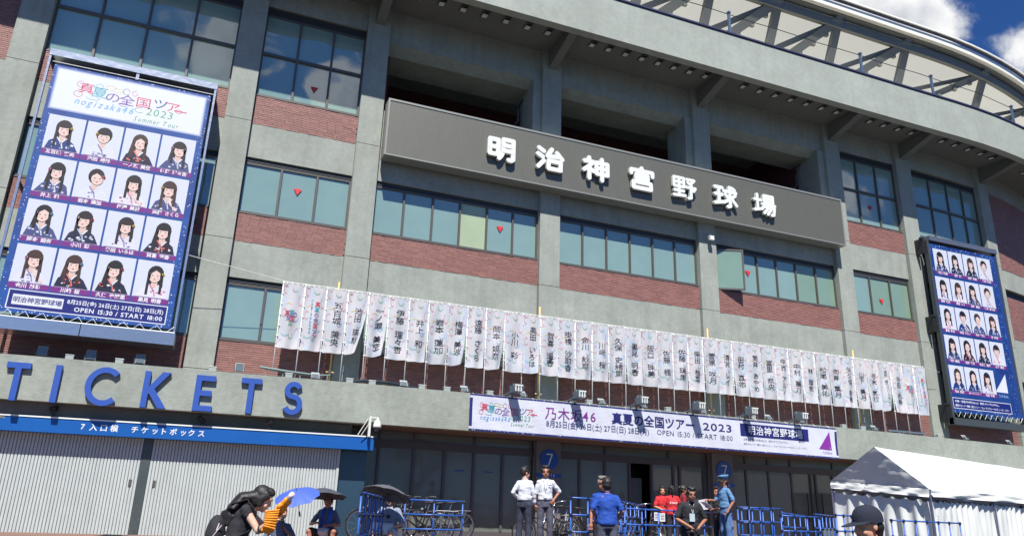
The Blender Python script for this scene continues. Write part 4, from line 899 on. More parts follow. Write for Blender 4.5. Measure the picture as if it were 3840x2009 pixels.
for i, x in enumerate((-.50, 1.29, 3.17, 5.02, 6.83, 8.68)):
    y = arc(x); nm = ['first', 'second', 'third', 'fourth', 'fifth', 'sixth'][i]
    t_ = thing('large_floodlight', f'{nm} large grey floodlight from the left, reaching out over the long banner', 'floodlight', (x, y, 3.70), group='large floodlights on arms over the banner')
    loc = (x, y, 3.70); dx = .12
    mb = MB()
    for s in (-.085, .085): mb.hexa([(x + s - .012, y + .1, 3.71), (x + s + .012, y + .1, 3.71), (x + s + .012, y + .1, 3.735), (x + s - .012, y + .1, 3.735)], [(x + dx + s - .012, y - .55, 3.79), (x + dx + s + .012, y - .55, 3.79), (x + dx + s + .012, y - .55, 3.815), (x + dx + s - .012, y - .55, 3.815)])
    mb.box(x - .07, x + .09, y - .10, y - .07, 3.73, 3.755); recalc(mb.build('arm', lampgrey, t_, loc=loc))
    mb = MB()
    mb.box(x - .06 + .03, x + .13, y - .2, y - .12, 3.73, 3.81)
    mb.hexa([(x - .04, y - .26, 3.74), (x + .19, y - .26, 3.74), (x + .21, y - .52, 3.77), (x - .0, y - .52, 3.77)], [(x - .06, y - .26, 3.93), (x + .19, y - .26, 3.93), (x + .21, y - .50, 3.93), (x - .02, y - .50, 3.93)])
    recalc(mb.build('housing', lampgrey, t_, loc=loc))
    mb = MB()
    for s in (-.075, .0, .07): mb.box(x + .07 + s, x + .10 + s, y - .545, y - .52, 3.765, 3.92)
    mb.box(x - .01, x + .2, y - .55, y - .525, 3.90, 3.935); mb.build('grille', casing_m, t_, loc=loc)
    mb = MB(); mb.hexa([(x + .14, y - .18, 3.97), (x + .42, y - .14, 3.93), (x + .42, y - .02, 3.93), (x + .14, y - .02, 3.97)], [(x + .12, y - .20, 4.03), (x + .38, y - .16, 4.02), (x + .38, y - .02, 4.02), (x + .12, y - .02, 4.03)])
    recalc(mb.build('visor', lampglass, t_, loc=loc)); mb = MB(); mb.tube([(x + .05, y - .25, 3.93), (x + .12, y - .12, 4.0), (x + .2, y - .1, 4.0)], .025, 6); mb.build('knuckle', lampgrey, t_, loc=loc)
# rolled sheets on the fascia
mb = MB(); mb.tube([(-6.65, -.75, 3.93), (-6.0, -.75, 3.88), (-5.3, -.72, 3.86), (-4.98, -.7, 3.9)], [(.04, .03), (.06, .035), (.05, .03), (.03, .02)], 8)
for x in (-6.5, -6.1, -5.7, -5.3, -5.05): mb.box(x - .012, x + .012, -.76, -.73, 3.6, 3.9)
tag(mb.build('rolled_sheet', mat('green_grey_sheet', lin(108, 128, 128), .5)), 'rolled grey green sheet on a low rack between the E and the S of TICKETS', 'rolled sheet')
mb = MB(); mb.tube([(-4.75, -.85, 3.70), (-4.2, -.9, 3.80), (-3.6, -.95, 3.80), (-2.9, -.95, 3.74), (-2.4, -.95, 3.69)], [(.05, .02), (.10, .05), (.10, .05), (.08, .04), (.04, .02)], 8)
tag(mb.build('tarpaulin', mat('black_tarpaulin', lin(34, 44, 58), .3, var=.3, scale=6)), 'crumpled black tarpaulin heap on the fascia right of TICKETS', 'tarpaulin')
mb = MB(); mb.box(13.25, 14.9, -.62, -.55, 3.82, 3.87); 
for x in (13.3, 13.9, 14.8): mb.box(x - .02, x + .02, -.62, -.56, 3.6, 3.82)
mb.tube([(13.4, -.6, 3.65), (13.9, -.6, 3.84)], .015, 5); tag(mb.build('folding_rack', lampgrey), 'grey metal rack on the fascia under the last flags', 'rack')
# ------------------------------------------------------------------ ticket booth below the letters
LOC = (-8, -.9, 0)
TB = thing('ticket_booth', 'ticket booth with two closed ribbed shutters and a blue awning strip', 'ticket booth', LOC)
def by(x): return -1.12 - .0736 * (x + 3.85)       # front line of the booth
fbx = lambda x, y, z: (x, by(x) + y, z)
mb = MB(fbx); mb.box(-14.5, -3.85, 0, .04, 2.14, 2.44); mb.box(-14.5, -3.85, .04, .34, 2.14, 2.17); mb.build('awning', awning_m, TB, loc=LOC)
mb = MB(fbx); mb.box(-14.5, -3.85, -.015, .3, 2.44, 2.47); mb.build('awning_trim', white_m, TB, loc=LOC)
fa = lambda u, v, d: (u, by(u) - .004 - d, v)
mb = MB(); tx = '7入口横　チケットボックス'; x = -10.1
for ch in tx:
    if ch != '　': put_char(mb, ch, x, 2.30, .155, fa, 0, .02, L_(240, 244, 248))
    x += .172 if ch in 'ッ' else .205
mb.build('awning_lettering', print_m, TB, col=True, loc=LOC)
SH = by
for (a, b, hx) in ((-14.4, -8.86, -9.0), (-8.67, -4.62, -8.52)):
    S = MB(fbx); S.box(a, b, .335, .36, -.2, 2.5); sh = S.build('shutter', shutter_m, TB, loc=LOC)
    x = a + .005; me = None
    ns = int((b - a) / .0665); pitch = (b - a) / ns
    for i in range(ns):
        x = a + i * pitch; y = by(x)
        if me is None:
            m_ = MB(); prof = [(0, .03), (.008, .003), (.022, 0), (pitch - .012, .004), (pitch - .004, .03)]
            A = [m_.P((p, q, -.2)) for p, q in prof]; B = [m_.P((p, q, 2.5)) for p, q in prof]
            for k in range(4): m_.F((A[k], A[k + 1], B[k + 1], B[k]))
            m_.F((A[0], B[0], B[4], A[4]))
            o = recalc(m_.build('slat', shutter_m, sh)); me = o.data
        else: o = bpy.data.objects.new('slat', me); COL.objects.link(o); o.parent = sh
        o.location = (x - LOC[0], y + .3 - LOC[1], 0); o.rotation_euler = (0, 0, -.0735)
    mb = MB(fbx); mb.box(hx - .035, hx + .035, .27, .3, 1.05, 1.3); mb.build('shutter_lock', mat('brassy_lock', lin(150, 140, 120), .4, metal=.5), sh) if 0 else None
    mb2 = MB(); y = by(hx); mb2.box(hx - .03 - LOC[0], hx + .03 - LOC[0], y + .285 - LOC[1], y + .3 - LOC[1], 1.12, 1.26); mb2.build('lock_plate', frame_m, sh)
mb = MB(fbx); mb.box(-8.86, -8.67, .29, .42, -.2, 2.5); mb.build('centre_post', mat('dark_stone_post', lin(64, 72, 72), .4, var=.15, scale=2), TB, loc=LOC)
mb = MB(fbx); mb.box(-4.62, -4.56, .28, .5, -.2, 2.5); mb.build('end_post', shutter_m, TB, loc=LOC)
mb = MB(fbx); mb.box(-4.56, -3.9, .45, 1.6, -.2, 2.5); mb.build('side_wall', mat('dark_glazed_wall', lin(40, 62, 78), .25, ior=1.6), TB, loc=LOC)
mb = MB(fbx); mb.box(-15, -4.56, .6, .7, -.2, 2.76); mb.build('back_wall', concrete, TB, loc=LOC)
mb = MB(); mb.box(-15, -4.3, -.55, -.3, 2.38, 2.758); mb.build('upper_beam', soffit_c, TB, loc=LOC)
for i, (x, d_) in enumerate(((-10.72, 1), (-7.75, -1), (-6.27, 1))):
    y = by(x); t_ = thing('spotlight', ('black spotlight on the awning rail under the ' + ['I', 'E', 'last T'][i] + ' of TICKETS'), 'spotlight', (x, y, 2.47), group='black spotlights on the awning rail')
    loc = (x, y, 2.47); mb = MB(); mb.tube([(x, y + .02, 2.47), (x, y + .02, 2.55)], .012, 6); mb.box(x - .05, x + .05, y, y + .05, 2.47, 2.485); mb.tube([(x - .05, y + .02, 2.62), (x - .03, y + .02, 2.55), (x + .03, y + .02, 2.55), (x + .07, y + .02, 2.63)], .008, 5); mb.build('bracket', dark_m, t_, loc=loc)
    mb = MB(); mb.tube([(x - .07 * d_, y + .05, 2.60 + .03 * d_), (x + .06 * d_, y - .05, 2.66)], [.045, .055], 8); mb.build('head', dark_m, t_, loc=loc, smooth=False)
# dome camera on its bracket at the booth corner
t_ = thing('security_camera', 'white dome security camera on a bracket at the right end of the blue awning', 'security camera', (-3.95, -1.25, 2.45)); loc = (-3.95, -1.25, 2.45)
mb = MB(); mb.box(-4.04, -3.99, -1.3, -1.2, 2.44, 2.92); mb.box(-4.04, -3.82, -1.28, -1.22, 2.88, 2.91); mb.tube([(-4.03, -1.2, 2.9), (-4.25, -1.1, 2.47)], .012, 5); mb.tube([(-4.03, -1.28, 2.75), (-4.18, -1.2, 2.47)], .012, 5); mb.build('bracket', casing_m, t_, loc=loc)
mb = MB(); mb.tube([(-3.83, -1.25, 2.90), (-3.83, -1.25, 2.86), (-3.83, -1.25, 2.80), (-3.83, -1.25, 2.70), (-3.83, -1.25, 2.66)], [.03, .035, .075, .1, .1], 14); mb.build('housing', casing_m, t_, loc=loc, smooth=True)
mb = MB(); mb.ell((-3.83, -1.25, 2.66), (.08, .08, .085), 14, 8); mb.build('dome', mat('smoked_dome', lin(70, 78, 92), .08, ior=1.6), t_, loc=loc, smooth=True)
for (x, y, z, lab) in ((6.92, -.14, 9.72, 'small white camera under the name sign on the right middle pillar'), (11.95, 1.2, 12.6, 'white camera in the right end of the open balcony')):
    t_ = thing('security_camera', lab, 'security camera', (x, y, z)); mb = MB(); mb.box(x - .03, x + .03, y - .03, y + .14, z, z + .05); mb.build('bracket', casing_m, t_, loc=(x, y, z)); mb = MB(); mb.box(x - .05, x + .1, y - .1, y - .0, z - .12, z + .02); mb.build('body', white_m, t_, loc=(x, y, z))
# ------------------------------------------------------------------ people
def ray_at(px, py, d):
    """world point at picture-independent depth d along the line of sight; used only to lay out this table of positions"""
    v = fw * 2859.3 + r2 * (px - 1920) - u2 * (py - 1004.5); return CAM + v * (d / 2859.3)
def voxel(mb, size, smooth=3, name='m'):
    me = bpy.data.meshes.new(name); me.from_pydata(mb.v, [], mb.f); o = bpy.data.objects.new(name, me); TMP.collection.objects.link(o)
    m = o.modifiers.new('r', 'REMESH'); m.mode = 'VOXEL'; m.voxel_size = size; m.use_smooth_shade = True
    if smooth: s = o.modifiers.new('s', 'SMOOTH'); s.iterations = smooth; s.factor = .5
    TVL.update(); res = bpy.data.meshes.new_from_object(o.evaluated_get(TVL.depsgraph))
    TMP.collection.objects.unlink(o); bpy.data.objects.remove(o); bpy.data.meshes.remove(me); return res
def addmesh(me, name, mats, parent, extra=None):
    for m in (mats if isinstance(mats, (list, tuple)) else [mats]): me.materials.append(m)
    me.polygons.foreach_set('use_smooth', [True] * len(me.polygons))
    o = bpy.data.objects.new(name, me); COL.objects.link(o); o.parent = parent; me.name = name
    if extra is not None:
        bm = bmesh.new(); bm.from_mesh(me); base = len(bm.verts)
        vs = [bm.verts.new(v) for v in extra.v]; 
        for f in extra.f:
            try: ff = bm.faces.new([vs[i] for i in f]); ff.smooth = True
            except Exception: pass
        bm.to_mesh(me); bm.free()
    return o
def V(*a): return Vector(a)
def limb(mb, pts, rad, n=12):
    """tapered chain with round joints"""
    P = [Vector(p) for p in pts]; R = [r_ if isinstance(r_, (tuple, list)) else (r_, r_) for r_ in rad]
    QP, QR = [], []
    for i in range(len(P) - 1):
        for k in range(4): t_ = k / 4; QP.append(P[i].lerp(P[i + 1], t_)); QR.append((R[i][0] * (1 - t_) + R[i + 1][0] * t_, R[i][1] * (1 - t_) + R[i + 1][1] * t_))
    QP.append(P[-1]); QR.append(R[-1]); mb.tube(QP, QR, n)
    for p, r_ in zip(P, R): m_ = min(r_); mb.ell(p, (m_ * .98,) * 3, 10, 6)
def torso_rings(mb, rings, n=18):
    """rings: (center, half width, half depth)"""
    rr = []
    for c, a, b in rings: rr.append([mb.P((c[0] + a * math.cos(2 * math.pi * k / n), c[1] + b * math.sin(2 * math.pi * k / n), c[2])) for k in range(n)])
    for A, B in zip(rr, rr[1:]):
        for k in range(n): l = (k + 1) % n; mb.F((A[k], A[l], B[l], B[k]))
    mb.F(rr[0][::-1]); mb.F(rr[-1])
def hand(mb, w, d, nrm, curl=.6, s=1.0, side=1):
    d = d.normalized(); nrm = (nrm - d * nrm.dot(d)).normalized(); t_ = d.cross(nrm) * side
    c = w + d * .045 * s
    mb.tube([w - d * .01 * s, w + d * .02 * s, w + d * .085 * s], [(.024 * s, .020 * s), (.036 * s, .017 * s), (.040 * s, .013 * s)], 8)
    for i, (o_, L_f) in enumerate(((-.030, .062), (-.010, .074), (.010, .070), (.029, .054))):
        p = w + d * .08 * s + t_ * o_ * s; q = p + (d * math.cos(curl * .8) + nrm * math.sin(curl * .8)) * L_f * .5 * s; e_ = q + (d * math.cos(curl * 2) + nrm * math.sin(curl * 2)) * L_f * .5 * s
        mb.tube([p, q, e_], [.0095 * s, .0085 * s, .0065 * s], 6)
    p = w + d * .025 * s - t_ * .030 * s; q = p + (d * .6 - t_ * .6 + nrm * .4).normalized() * .036 * s; e_ = q + (d * .9 + nrm * .4 - t_ * .1).normalized() * .032 * s
    mb.tube([p, q, e_], [.012 * s, .010 * s, .008 * s], 6)
SKIN = mat('skin', lin(196, 146, 118), .55, var=.04, scale=20)
SKIN2 = mat('tanned_skin', lin(156, 104, 82), .55, var=.04, scale=20)
HAIR = mat('black_hair', lin(26, 22, 24), .55, var=.3, scale=60, stretch=(1, 1, .2), bump=.15, bscale=90)
HAIRG = mat('grey_hair', lin(112, 108, 100), .7, var=.3, scale=50, bump=.2, bscale=90)
EYE = mat('eye_dark', lin(24, 18, 18), .3); LIP = mat('lip', lin(150, 84, 76), .5)
def cm(name, c, r=.85, v=.06): return mat('cloth_' + name, lin(*c), r, var=v, scale=9, bump=.5, bscale=14)
def person(label, pos, rz, h=1.68, pose='stand', skin=None, hair='short', hairmat=None, shirt=None, sleeve=.55, pants=None, arms=None, lean=0.0, head=(0, 0), belt=False, group=None, skirt=False, vox=.0135, shoes=None, untuck=False, build=1.0, legs=None, hat=None, headturn=0.0):
    """arms: {'R': (elbow, wrist), 'L': ...} in metres for a 1.70 m figure, local frame: facing -Y, right hand towards -X"""
    T = thing('person', label, 'person', pos, rz, group); s = h / 1.70; skin = skin or SKIN; hm = hairmat or HAIR
    z0 = 0 if pose == 'stand' else -.50
    def A(x, y, z): # upper body with lean about the pelvis
        yy = y; zz = z - .93; return V(x, yy * math.cos(lean) - zz * math.sin(lean), .93 + z0 + zz * math.cos(lean) + yy * math.sin(lean)) * s
    bw = build * .92
    K = {}
    K['sh'] = {d: A(q * .158 * bw, .0, 1.362) for d, q in (('R', -1), ('L', 1))}
    dflt = {'R': ((-.205, .03, 1.12), (-.215, -.05, .88)), 'L': ((.205, .03, 1.12), (.215, -.05, .88))}
    if arms: dflt.update(arms)
    K['el'] = {d: A(*dflt[d][0]) for d in 'RL'}; K['wr'] = {d: A(*dflt[d][1]) for d in 'RL'}
    if pose == 'stand': lg = {'R': ((-.095, 0, .91), (-.105, -.015, .50), (-.11, .02, .08)), 'L': ((.095, 0, .91), (.105, -.015, .50), (.11, .02, .08))}
    else: lg = {'R': ((-.10, 0, .42), (-.17, -.42, .47), (-.15, -.38, .08)), 'L': ((.10, 0, .42), (.17, -.42, .47), (.15, -.38, .08))}
    if legs: lg.update(legs)
    lg = {d: [V(*p) * s for p in q] for d, q in lg.items()}
    hc = A(head[0], -.02 + head[1], 1.572 + (head[2] if len(head) > 2 else 0)); nk = A(0, .01, 1.44)
    # --- body: one continuous surface
    mb = MB(); c0 = lambda z, y=0: tuple(A(0, y, z))
    torso_rings(mb, [(c0(.88), .150 * s * bw, .105 * s), (c0(.98), .148 * s * bw, .105 * s), (c0(1.08), .130 * s * bw, .095 * s), (c0(1.22), .148 * s * bw, .108 * s), (c0(1.32), .155 * s * bw, .102 * s), (c0(1.385), .132 * s * bw, .080 * s), (c0(1.43), .066 * s, .06 * s)])
    limb(mb, [A(0, .02, 1.36), nk, A(head[0] * .7, .0 + head[1] * .7, 1.53)], [.060 * s, .053 * s, .052 * s])
    for d in 'RL':
        limb(mb, [A(0, 0, 1.36).lerp(K['sh'][d], .6), K['sh'][d], K['el'][d], K['wr'][d]], [.05 * s, .052 * s * bw, .039 * s * bw, .026 * s])
        limb(mb, lg[d], [(.088 * s * bw, .088 * s), (.054 * s, .056 * s), (.036 * s, .038 * s)])
        a = lg[d][2]; limb(mb, [a, a + V(0, -.10, -.045) * s, a + V(0, -.17, -.05) * s], [.036 * s, (.042 * s, .028 * s), (.036 * s, .020 * s)])
    # head
    HS = 1.13
    R3 = Matrix.Rotation(headturn, 3, 'Z') @ Matrix.Rotation(lean * .6 - head[1] * 2.5, 3, 'X')
    def Hd(x, y, z): return hc + R3 @ (V(x, y, z) * s * HS)
    def E(c, r_): mb.ell(Hd(*c), [q * s * HS for q in r_], 14, 10, R3)
    E((0, .012, .028), (.073, .090, .092)); E((0, -.028, -.038), (.056, .058, .068)); E((0, -.052, -.085), (.030, .026, .024))
    E((0, -.088, -.012), (.011, .014, .022)); E((0, -.096, -.026), (.015, .014, .011)); E((0, -.068, .022), (.055, .022, .012))
    for q in (-1, 1): E((q * .074, .012, -.008), (.010, .018, .030)); E((q * .038, -.055, -.04), (.022, .022, .024))
    for q in (-1, 1): limb(mb, [Hd(q * .03, 0, -.05), Hd(q * .012, .01, -.10)], [.03 * s, .035 * s])
    me = voxel(mb, vox * s if vox > .01 else vox, 2, 'body'); ex = MB()
    for d, q in (('R', -1), ('L', 1)): hand(ex, K['wr'][d], K['wr'][d] - K['el'][d], V(0, -1, 0) if abs((K['wr'][d] - K['el'][d]).normalized().y) < .8 else V(0, 0, -1), .55, s, q)
    addmesh(me, 'body', skin, T, ex)
    mb = MB()
    for q in (-1, 1): mb.ell(Hd(q * .031, -.0835, .008), (.013 * s, .006 * s, .006 * s), 8, 5, R3)
    mb.build('eyes', EYE, T, smooth=True)
    mb = MB(); mb.ell(Hd(0, -.0835, -.060), (.021 * s, .008 * s, .006 * s), 8, 5, R3); mb.build('mouth', LIP, T, smooth=True)
    mb = MB()
    for q in (-1, 1): mb.tube([Hd(q * .05, -.082, .026), Hd(q * .032, -.092, .034), Hd(q * .014, -.09, .030)], [.003 * s, .0045 * s, .004 * s], 5)
    mb.build('eyebrows', hm, T)
    # hair
    mb = MB()
    def E2(c, r_): mb.ell(Hd(*c), [q * s * HS for q in r_], 14, 9, R3)
    if hair == 'capped': E2((0, .055, -.01), (.078, .062, .065)); E2((0, .06, -.05), (.06, .045, .05))
    elif hair:
        E2((0, .024, .044), (.080, .090, .084)); E2((0, .046, .0), (.077, .066, .072)); E2((0, -.033, .094), (.055, .052, .032))
        for q in (-1, 1): E2((q * .066, -.01, .035), (.018, .05, .045))
    if hair == 'short': E2((.02, -.03, .108), (.05, .05, .03)); E2((-.03, .0, .115), (.05, .05, .026))
    if hair in ('long', 'pony', 'bob'):
        E2((0, .05, -.03), (.082, .058, .09)); E2((0, -.062, .080), (.055, .026, .03))
        for q in (-1, 1): E2((q * .072, .0, -.01), (.016, .034, .07))
    if hair == 'long' and lean > .2:
        limb(mb, [Hd(0, .05, 0), A(0, .09, 1.47), A(-.02, .15, 1.33), A(-.03, .16, 1.16)], [(.09 * s, .07 * s), (.11 * s, .06 * s), (.13 * s, .05 * s), (.08 * s, .03 * s)])
    elif hair == 'long':
        limb(mb, [Hd(0, .05, 0), Hd(0, .085, -.12), Hd(0, .11, -.26), Hd(0, .10, -.40)], [(.082 * s, .06 * s), (.10 * s, .05 * s), (.10 * s, .045 * s), (.06 * s, .03 * s)])
        for q in (-1, 1): limb(mb, [Hd(q * .07, .0, .0), Hd(q * .082, .0, -.12), Hd(q * .09, -.01, -.24)], [.024 * s, .026 * s, .016 * s])
    if hair == 'bob':
        for q in (-1, 1): limb(mb, [Hd(q * .07, .0, .02), Hd(q * .08, -.005, -.10), Hd(q * .07, -.01, -.17)], [.03 * s, .03 * s, .02 * s])
    if hair == 'pony': limb(mb, [Hd(0, .10, .06), Hd(0, .14, .02), Hd(.01, .15, -.08)], [.03 * s, .036 * s, .02 * s])
    if hair == 'bun': E2((0, .11, .06), (.04, .04, .04))
    if hair:
        me = voxel(mb, .011 * s, 1, 'hair')
        for v in me.vertices:
            n_ = noise.noise(v.co * 20) * .004 + noise.noise(Vector((v.co.x * 110, v.co.y * 110, v.co.z * 14))) * .002; v.co += v.normal * n_
        addmesh(me, 'hair', hm, T)
    # shirt
    if shirt:
        mb = MB(); bt = .90 if untuck else .985
        flare = .02 if untuck else .008
        torso_rings(mb, [(c0(bt), (.168 + flare) * s * bw, (.128 + flare) * s), (c0(bt + .06), (.172 + flare) * s * bw, (.130 + flare) * s), (c0(1.12), .163 * s * bw, .125 * s), (c0(1.22), .168 * s * bw, .130 * s), (c0(1.32), .172 * s * bw, .120 * s), (c0(1.385), .128 * s * bw, .088 * s), (c0(1.435), .072 * s, .068 * s)])
        for d in 'RL':
            e_ = K['sh'][d].lerp(K['el'][d], min(1, sleeve / .5)) if sleeve <= .5 else K['el'][d].lerp(K['wr'][d], (sleeve - .5) / .5)
            pts = [A(0, 0, 1.35).lerp(K['sh'][d], .6), K['sh'][d]] + ([K['el'][d]] if sleeve > .5 else []) + [e_]
            limb(mb, pts, [.062 * s, .062 * s * bw] + ([.052 * s * bw] if sleeve > .5 else []) + [(.058 if sleeve <= .5 else .042) * s * bw])
        me = voxel(mb, .014 * s, 2, 'shirt')
        for v in me.vertices: v.co += v.normal * (noise.noise(Vector((v.co.x * 9, v.co.y * 9, v.co.z * 16))) * .011 + noise.noise(v.co * 30) * .004)
        addmesh(me, 'shirt', shirt, T)
        mb = MB(); mb.tube([A(.055 * math.cos(a), -.0 + .055 * math.sin(a), 1.448 - .012 * math.sin(-a)) for a in [k * math.pi / 6 for k in range(13)]], .011 * s, 6); mb.build('collar', shirt, T, smooth=True)
    if pants:
        mb = MB(); pz = .93 + z0
        if pose == 'stand': torso_rings(mb, [((0, 0, .84 * s), .158 * s * bw, .120 * s), ((0, 0, .93 * s), .166 * s * bw, .122 * s), ((0, 0, 1.02 * s), .150 * s * bw, .114 * s)])
        else: mb.ell((0, 0, .45 * s), (.175 * s, .135 * s, .12 * s), 14, 8)
        for d in 'RL':
            H_, Kn, An = lg[d]
            if pants[1] == 'long': limb(mb, [H_, Kn, An + V(0, 0, .0)], [(.098 * s * bw, .1 * s), (.073 * s, .075 * s), (.062 * s, .064 * s)])
            else: limb(mb, [H_, H_.lerp(Kn, .85)], [(.105 * s, .1 * s), (.098 * s, .09 * s)])
        me = voxel(mb, .016 * s, 2, 'trousers')
        for v in me.vertices: v.co += v.normal * (noise.noise(Vector((v.co.x * 10, v.co.y * 10, v.co.z * 8))) * .010)
        addmesh(me, 'trousers', pants[0], T)
    if belt:
        mb = MB(); torso_rings(mb, [(c0(.985), .160 * s * bw, .124 * s), (c0(1.02), .158 * s * bw, .122 * s)]); mb.build('belt', dark_m, T, smooth=False)
    sm_ = shoes or dark_m
    for d in 'RL':
        a = lg[d][2]; mb = MB(); limb(mb, [a + V(0, .03, -.045) * s, a + V(0, -.08, -.05) * s, a + V(0, -.17, -.055) * s], [(.042 * s, .032 * s), (.046 * s, .030 * s), (.038 * s, .022 * s)]); mb.build('shoe', sm_, T, smooth=True)
    if hat: hat(T, Hd, s, R3)
    T['_'] = 0; del T['_']
    return T, A, Hd, s
def cap(m, brimdir=-1):
    def fn(T, Hd, s, R3):
        mb = MB(); rows = []
        for j in range(8):
            th = math.pi / 2 * j / 7; rows.append([mb.P(Hd(.094 * math.sin(th) * math.cos(a), .014 + .108 * math.sin(th) * math.sin(a), .045 + .098 * math.cos(th) ** .8)) for a in [2 * math.pi * k / 20 for k in range(20)]])
        rows.append([mb.P(Hd(.093 * math.cos(a), .014 + .107 * math.sin(a), .020)) for a in [2 * math.pi * k / 20 for k in range(20)]])
        for A_, B_ in zip(rows, rows[1:]):
            for k in range(20): l = (k + 1) % 20; mb.F((A_[k], B_[k], B_[l], A_[l]))
        mb.build('cap_crown', m, T, smooth=True)
        mb = MB(); a0, a1 = [], []
        for k in range(13):
            t_ = math.pi * k / 12; a0.append(Hd(.092 * math.cos(t_), .010 - .10 * math.sin(t_), .030)); a1.append(Hd(.086 * math.cos(t_), -.01 - .185 * math.sin(t_) ** .8, .022 - .018 * math.sin(t_)))
        for k in range(12):
            dz = V(0, 0, -.006 * s); mb.hexa([a0[k], a0[k + 1], a1[k + 1], a1[k]], [a0[k] + dz, a0[k + 1] + dz, a1[k + 1] + dz, a1[k] + dz])
        mb.build('cap_brim', m, T, smooth=False)
        mb = MB(); mb.ell(Hd(0, .014, .142), (.008 * s,) * 3, 8, 5); mb.build('cap_button', m, T)
    return fn
def peaked(m):
    def fn(T, Hd, s, R3):
        mb = MB(); mb.tube([Hd(0, .01, .02), Hd(0, .01, .07), Hd(0, .005, .095), Hd(0, .0, .118), Hd(0, .0, .126)], [(.088 * s, .098 * s), (.092 * s, .10 * s), (.125 * s, .13 * s), (.115 * s, .12 * s), (.03 * s, .03 * s)], 18); mb.build('cap_crown', m, T, smooth=True)
        mb = MB(); mb.tube([Hd(0, .01, .018), Hd(0, .01, .045)], [(.091 * s, .101 * s), (.093 * s, .102 * s)], 18); mb.build('cap_band', dark_m, T)
        mb = MB()
        for k in range(8):
            t0 = math.pi * (.12 + .76 * k / 8); t1 = math.pi * (.12 + .76 * (k + 1) / 8); g_ = lambda t_, r_: Hd(.09 * r_ * math.cos(t_), -.0 - .098 * r_ * math.sin(t_), .03 - (r_ - 1) * .06)
            mb.hexa([g_(t0, 1), g_(t1, 1), g_(t1, 1.45), g_(t0, 1.45)], [g_(t0, 1) + V(0, 0, -.005), g_(t1, 1) + V(0, 0, -.005), g_(t1, 1.45) + V(0, 0, -.005), g_(t0, 1.45) + V(0, 0, -.005)])
        mb.build('cap_peak', dark_m, T)
    return fn
white_sh = cm('white', (196, 198, 206)); navy_tr = cm('navy_trousers', (44, 48, 66)); grey_tr = cm('grey_trousers', (76, 76, 92)); blue_polo = cm('blue', (24, 66, 150)); black_c = cm('black', (34, 34, 40))
red_sh = cm('red', (188, 36, 44)); police = cm('police_blue', (84, 122, 160)); policetr = cm('police_trousers', (78, 108, 148)); greyblue = cm('grey_blue', (88, 98, 120)); greytee = cm('pale_grey', (128, 136, 156)); dk_tr = cm('dark_trousers', (36, 34, 42))
whitebag = mat('white_leather', lin(206, 206, 208), .45)
G0, G1 = .12, -.25
def lanyard(T, A, s, z=1.12, yo=-.145):
    mb = MB(); mb.tube([A(-.06, -.06, 1.44), A(-.03, yo + .01, 1.3), A(0, yo - .005, z)], .004, 4); mb.tube([A(.06, -.06, 1.44), A(.03, yo + .01, 1.3), A(0, yo - .005, z)], .004, 4); mb.build('lanyard', MATS['soffit_concrete'], T)
    mb = MB(); a = A(0, yo - .012, z - .04); mb.box(a.x - .035, a.x + .035, a.y - .003, a.y + .003, a.z - .05, a.z + .04); mb.build('badge', whitebag, T)
# two staff in white shirts by the left gate column
T, A, Hd, s = person('man in white shirt and dark trousers seen from behind by the left gate column', (-1.22, -4.24, G0), math.radians(135), 1.62, hair='short', shirt=white_sh, sleeve=.88, pants=(navy_tr, 'long'), belt=True,
    arms={'R': ((-.215, .0, 1.13), (-.22, -.08, .90)), 'L': ((.24, .09, 1.15), (.19, -.10, 1.04))}, headturn=math.radians(-35))
T, A, Hd, s = person('man in white shirt and grey trousers with a lanyard, one hand on his hip', (-.73, -4.22, G0), math.radians(-22), 1.66, hair='short', skin=SKIN2, shirt=white_sh, sleeve=.47, pants=(grey_tr, 'long'), belt=True,
    arms={'L': ((.31, .06, 1.17), (.18, -.04, 1.0)), 'R': ((-.215, .01, 1.12), (-.235, -.05, .87))}); lanyard(T, A, s)
mb = MB(); a = A(.09, -.137, 1.3); mb.box(a.x - .03, a.x + .03, a.y - .006, a.y, a.z - .008, a.z + .008); mb.build('name_pin', dark_m, T)
# two in blue
person('man in bright blue polo seen from behind with his hands in front', (-.98, -7.39, G1), math.radians(158), 1.66, hair='short', shirt=blue_polo, sleeve=.42, pants=(grey_tr, 'long'), untuck=True, build=1.08,
    arms={'L': ((.27, .05, 1.15), (.18, -.12, 1.02)), 'R': ((-.27, .04, 1.14), (-.17, -.14, 1.0))}, skin=SKIN2)
person('grey haired man in blue half hidden behind the man in the blue polo', (-.56, -6.45, G1), math.radians(-28), 1.73, hair='short', hairmat=HAIRG, shirt=blue_polo, sleeve=.42, pants=(dk_tr, 'long'), untuck=True, skin=SKIN2)
# staff in red by the doors
p = ray_at(2482, 1822, 20.6); person('woman in a red shirt with long black hair facing out from the open doorway', (p.x, p.y, G0), math.radians(-18), p.z - G0, hair='long', shirt=red_sh, sleeve=.42, pants=(dk_tr, 'long'), untuck=True, arms={'R': ((-.24, -.02, 1.12), (-.10, -.2, 1.05)), 'L': ((.24, -.02, 1.12), (.10, -.2, 1.05))})
p = ray_at(2518, 1820, 19.2); T, A, Hd, s = person('woman in a bright red STAFF shirt seen from behind', (p.x, p.y, G0), math.radians(165), p.z - G0, hair='pony', shirt=red_sh, sleeve=.42, pants=(dk_tr, 'long'), untuck=True, build=1.05, arms={'R': ((-.27, -.02, 1.15), (-.08, -.22, 1.03)), 'L': ((.25, .0, 1.15), (.1, -.2, 1.1))})
mb = MB(); fS = lambda u, v, d: tuple(A(-u, .150 + d + .02 * (1.35 - v - .1), v))
for q, ch in enumerate('STAFF'): put_char(mb, ch, -.095 + q * .048, 1.225, .075, fS, .0, .02, lin(225, 220, 222))
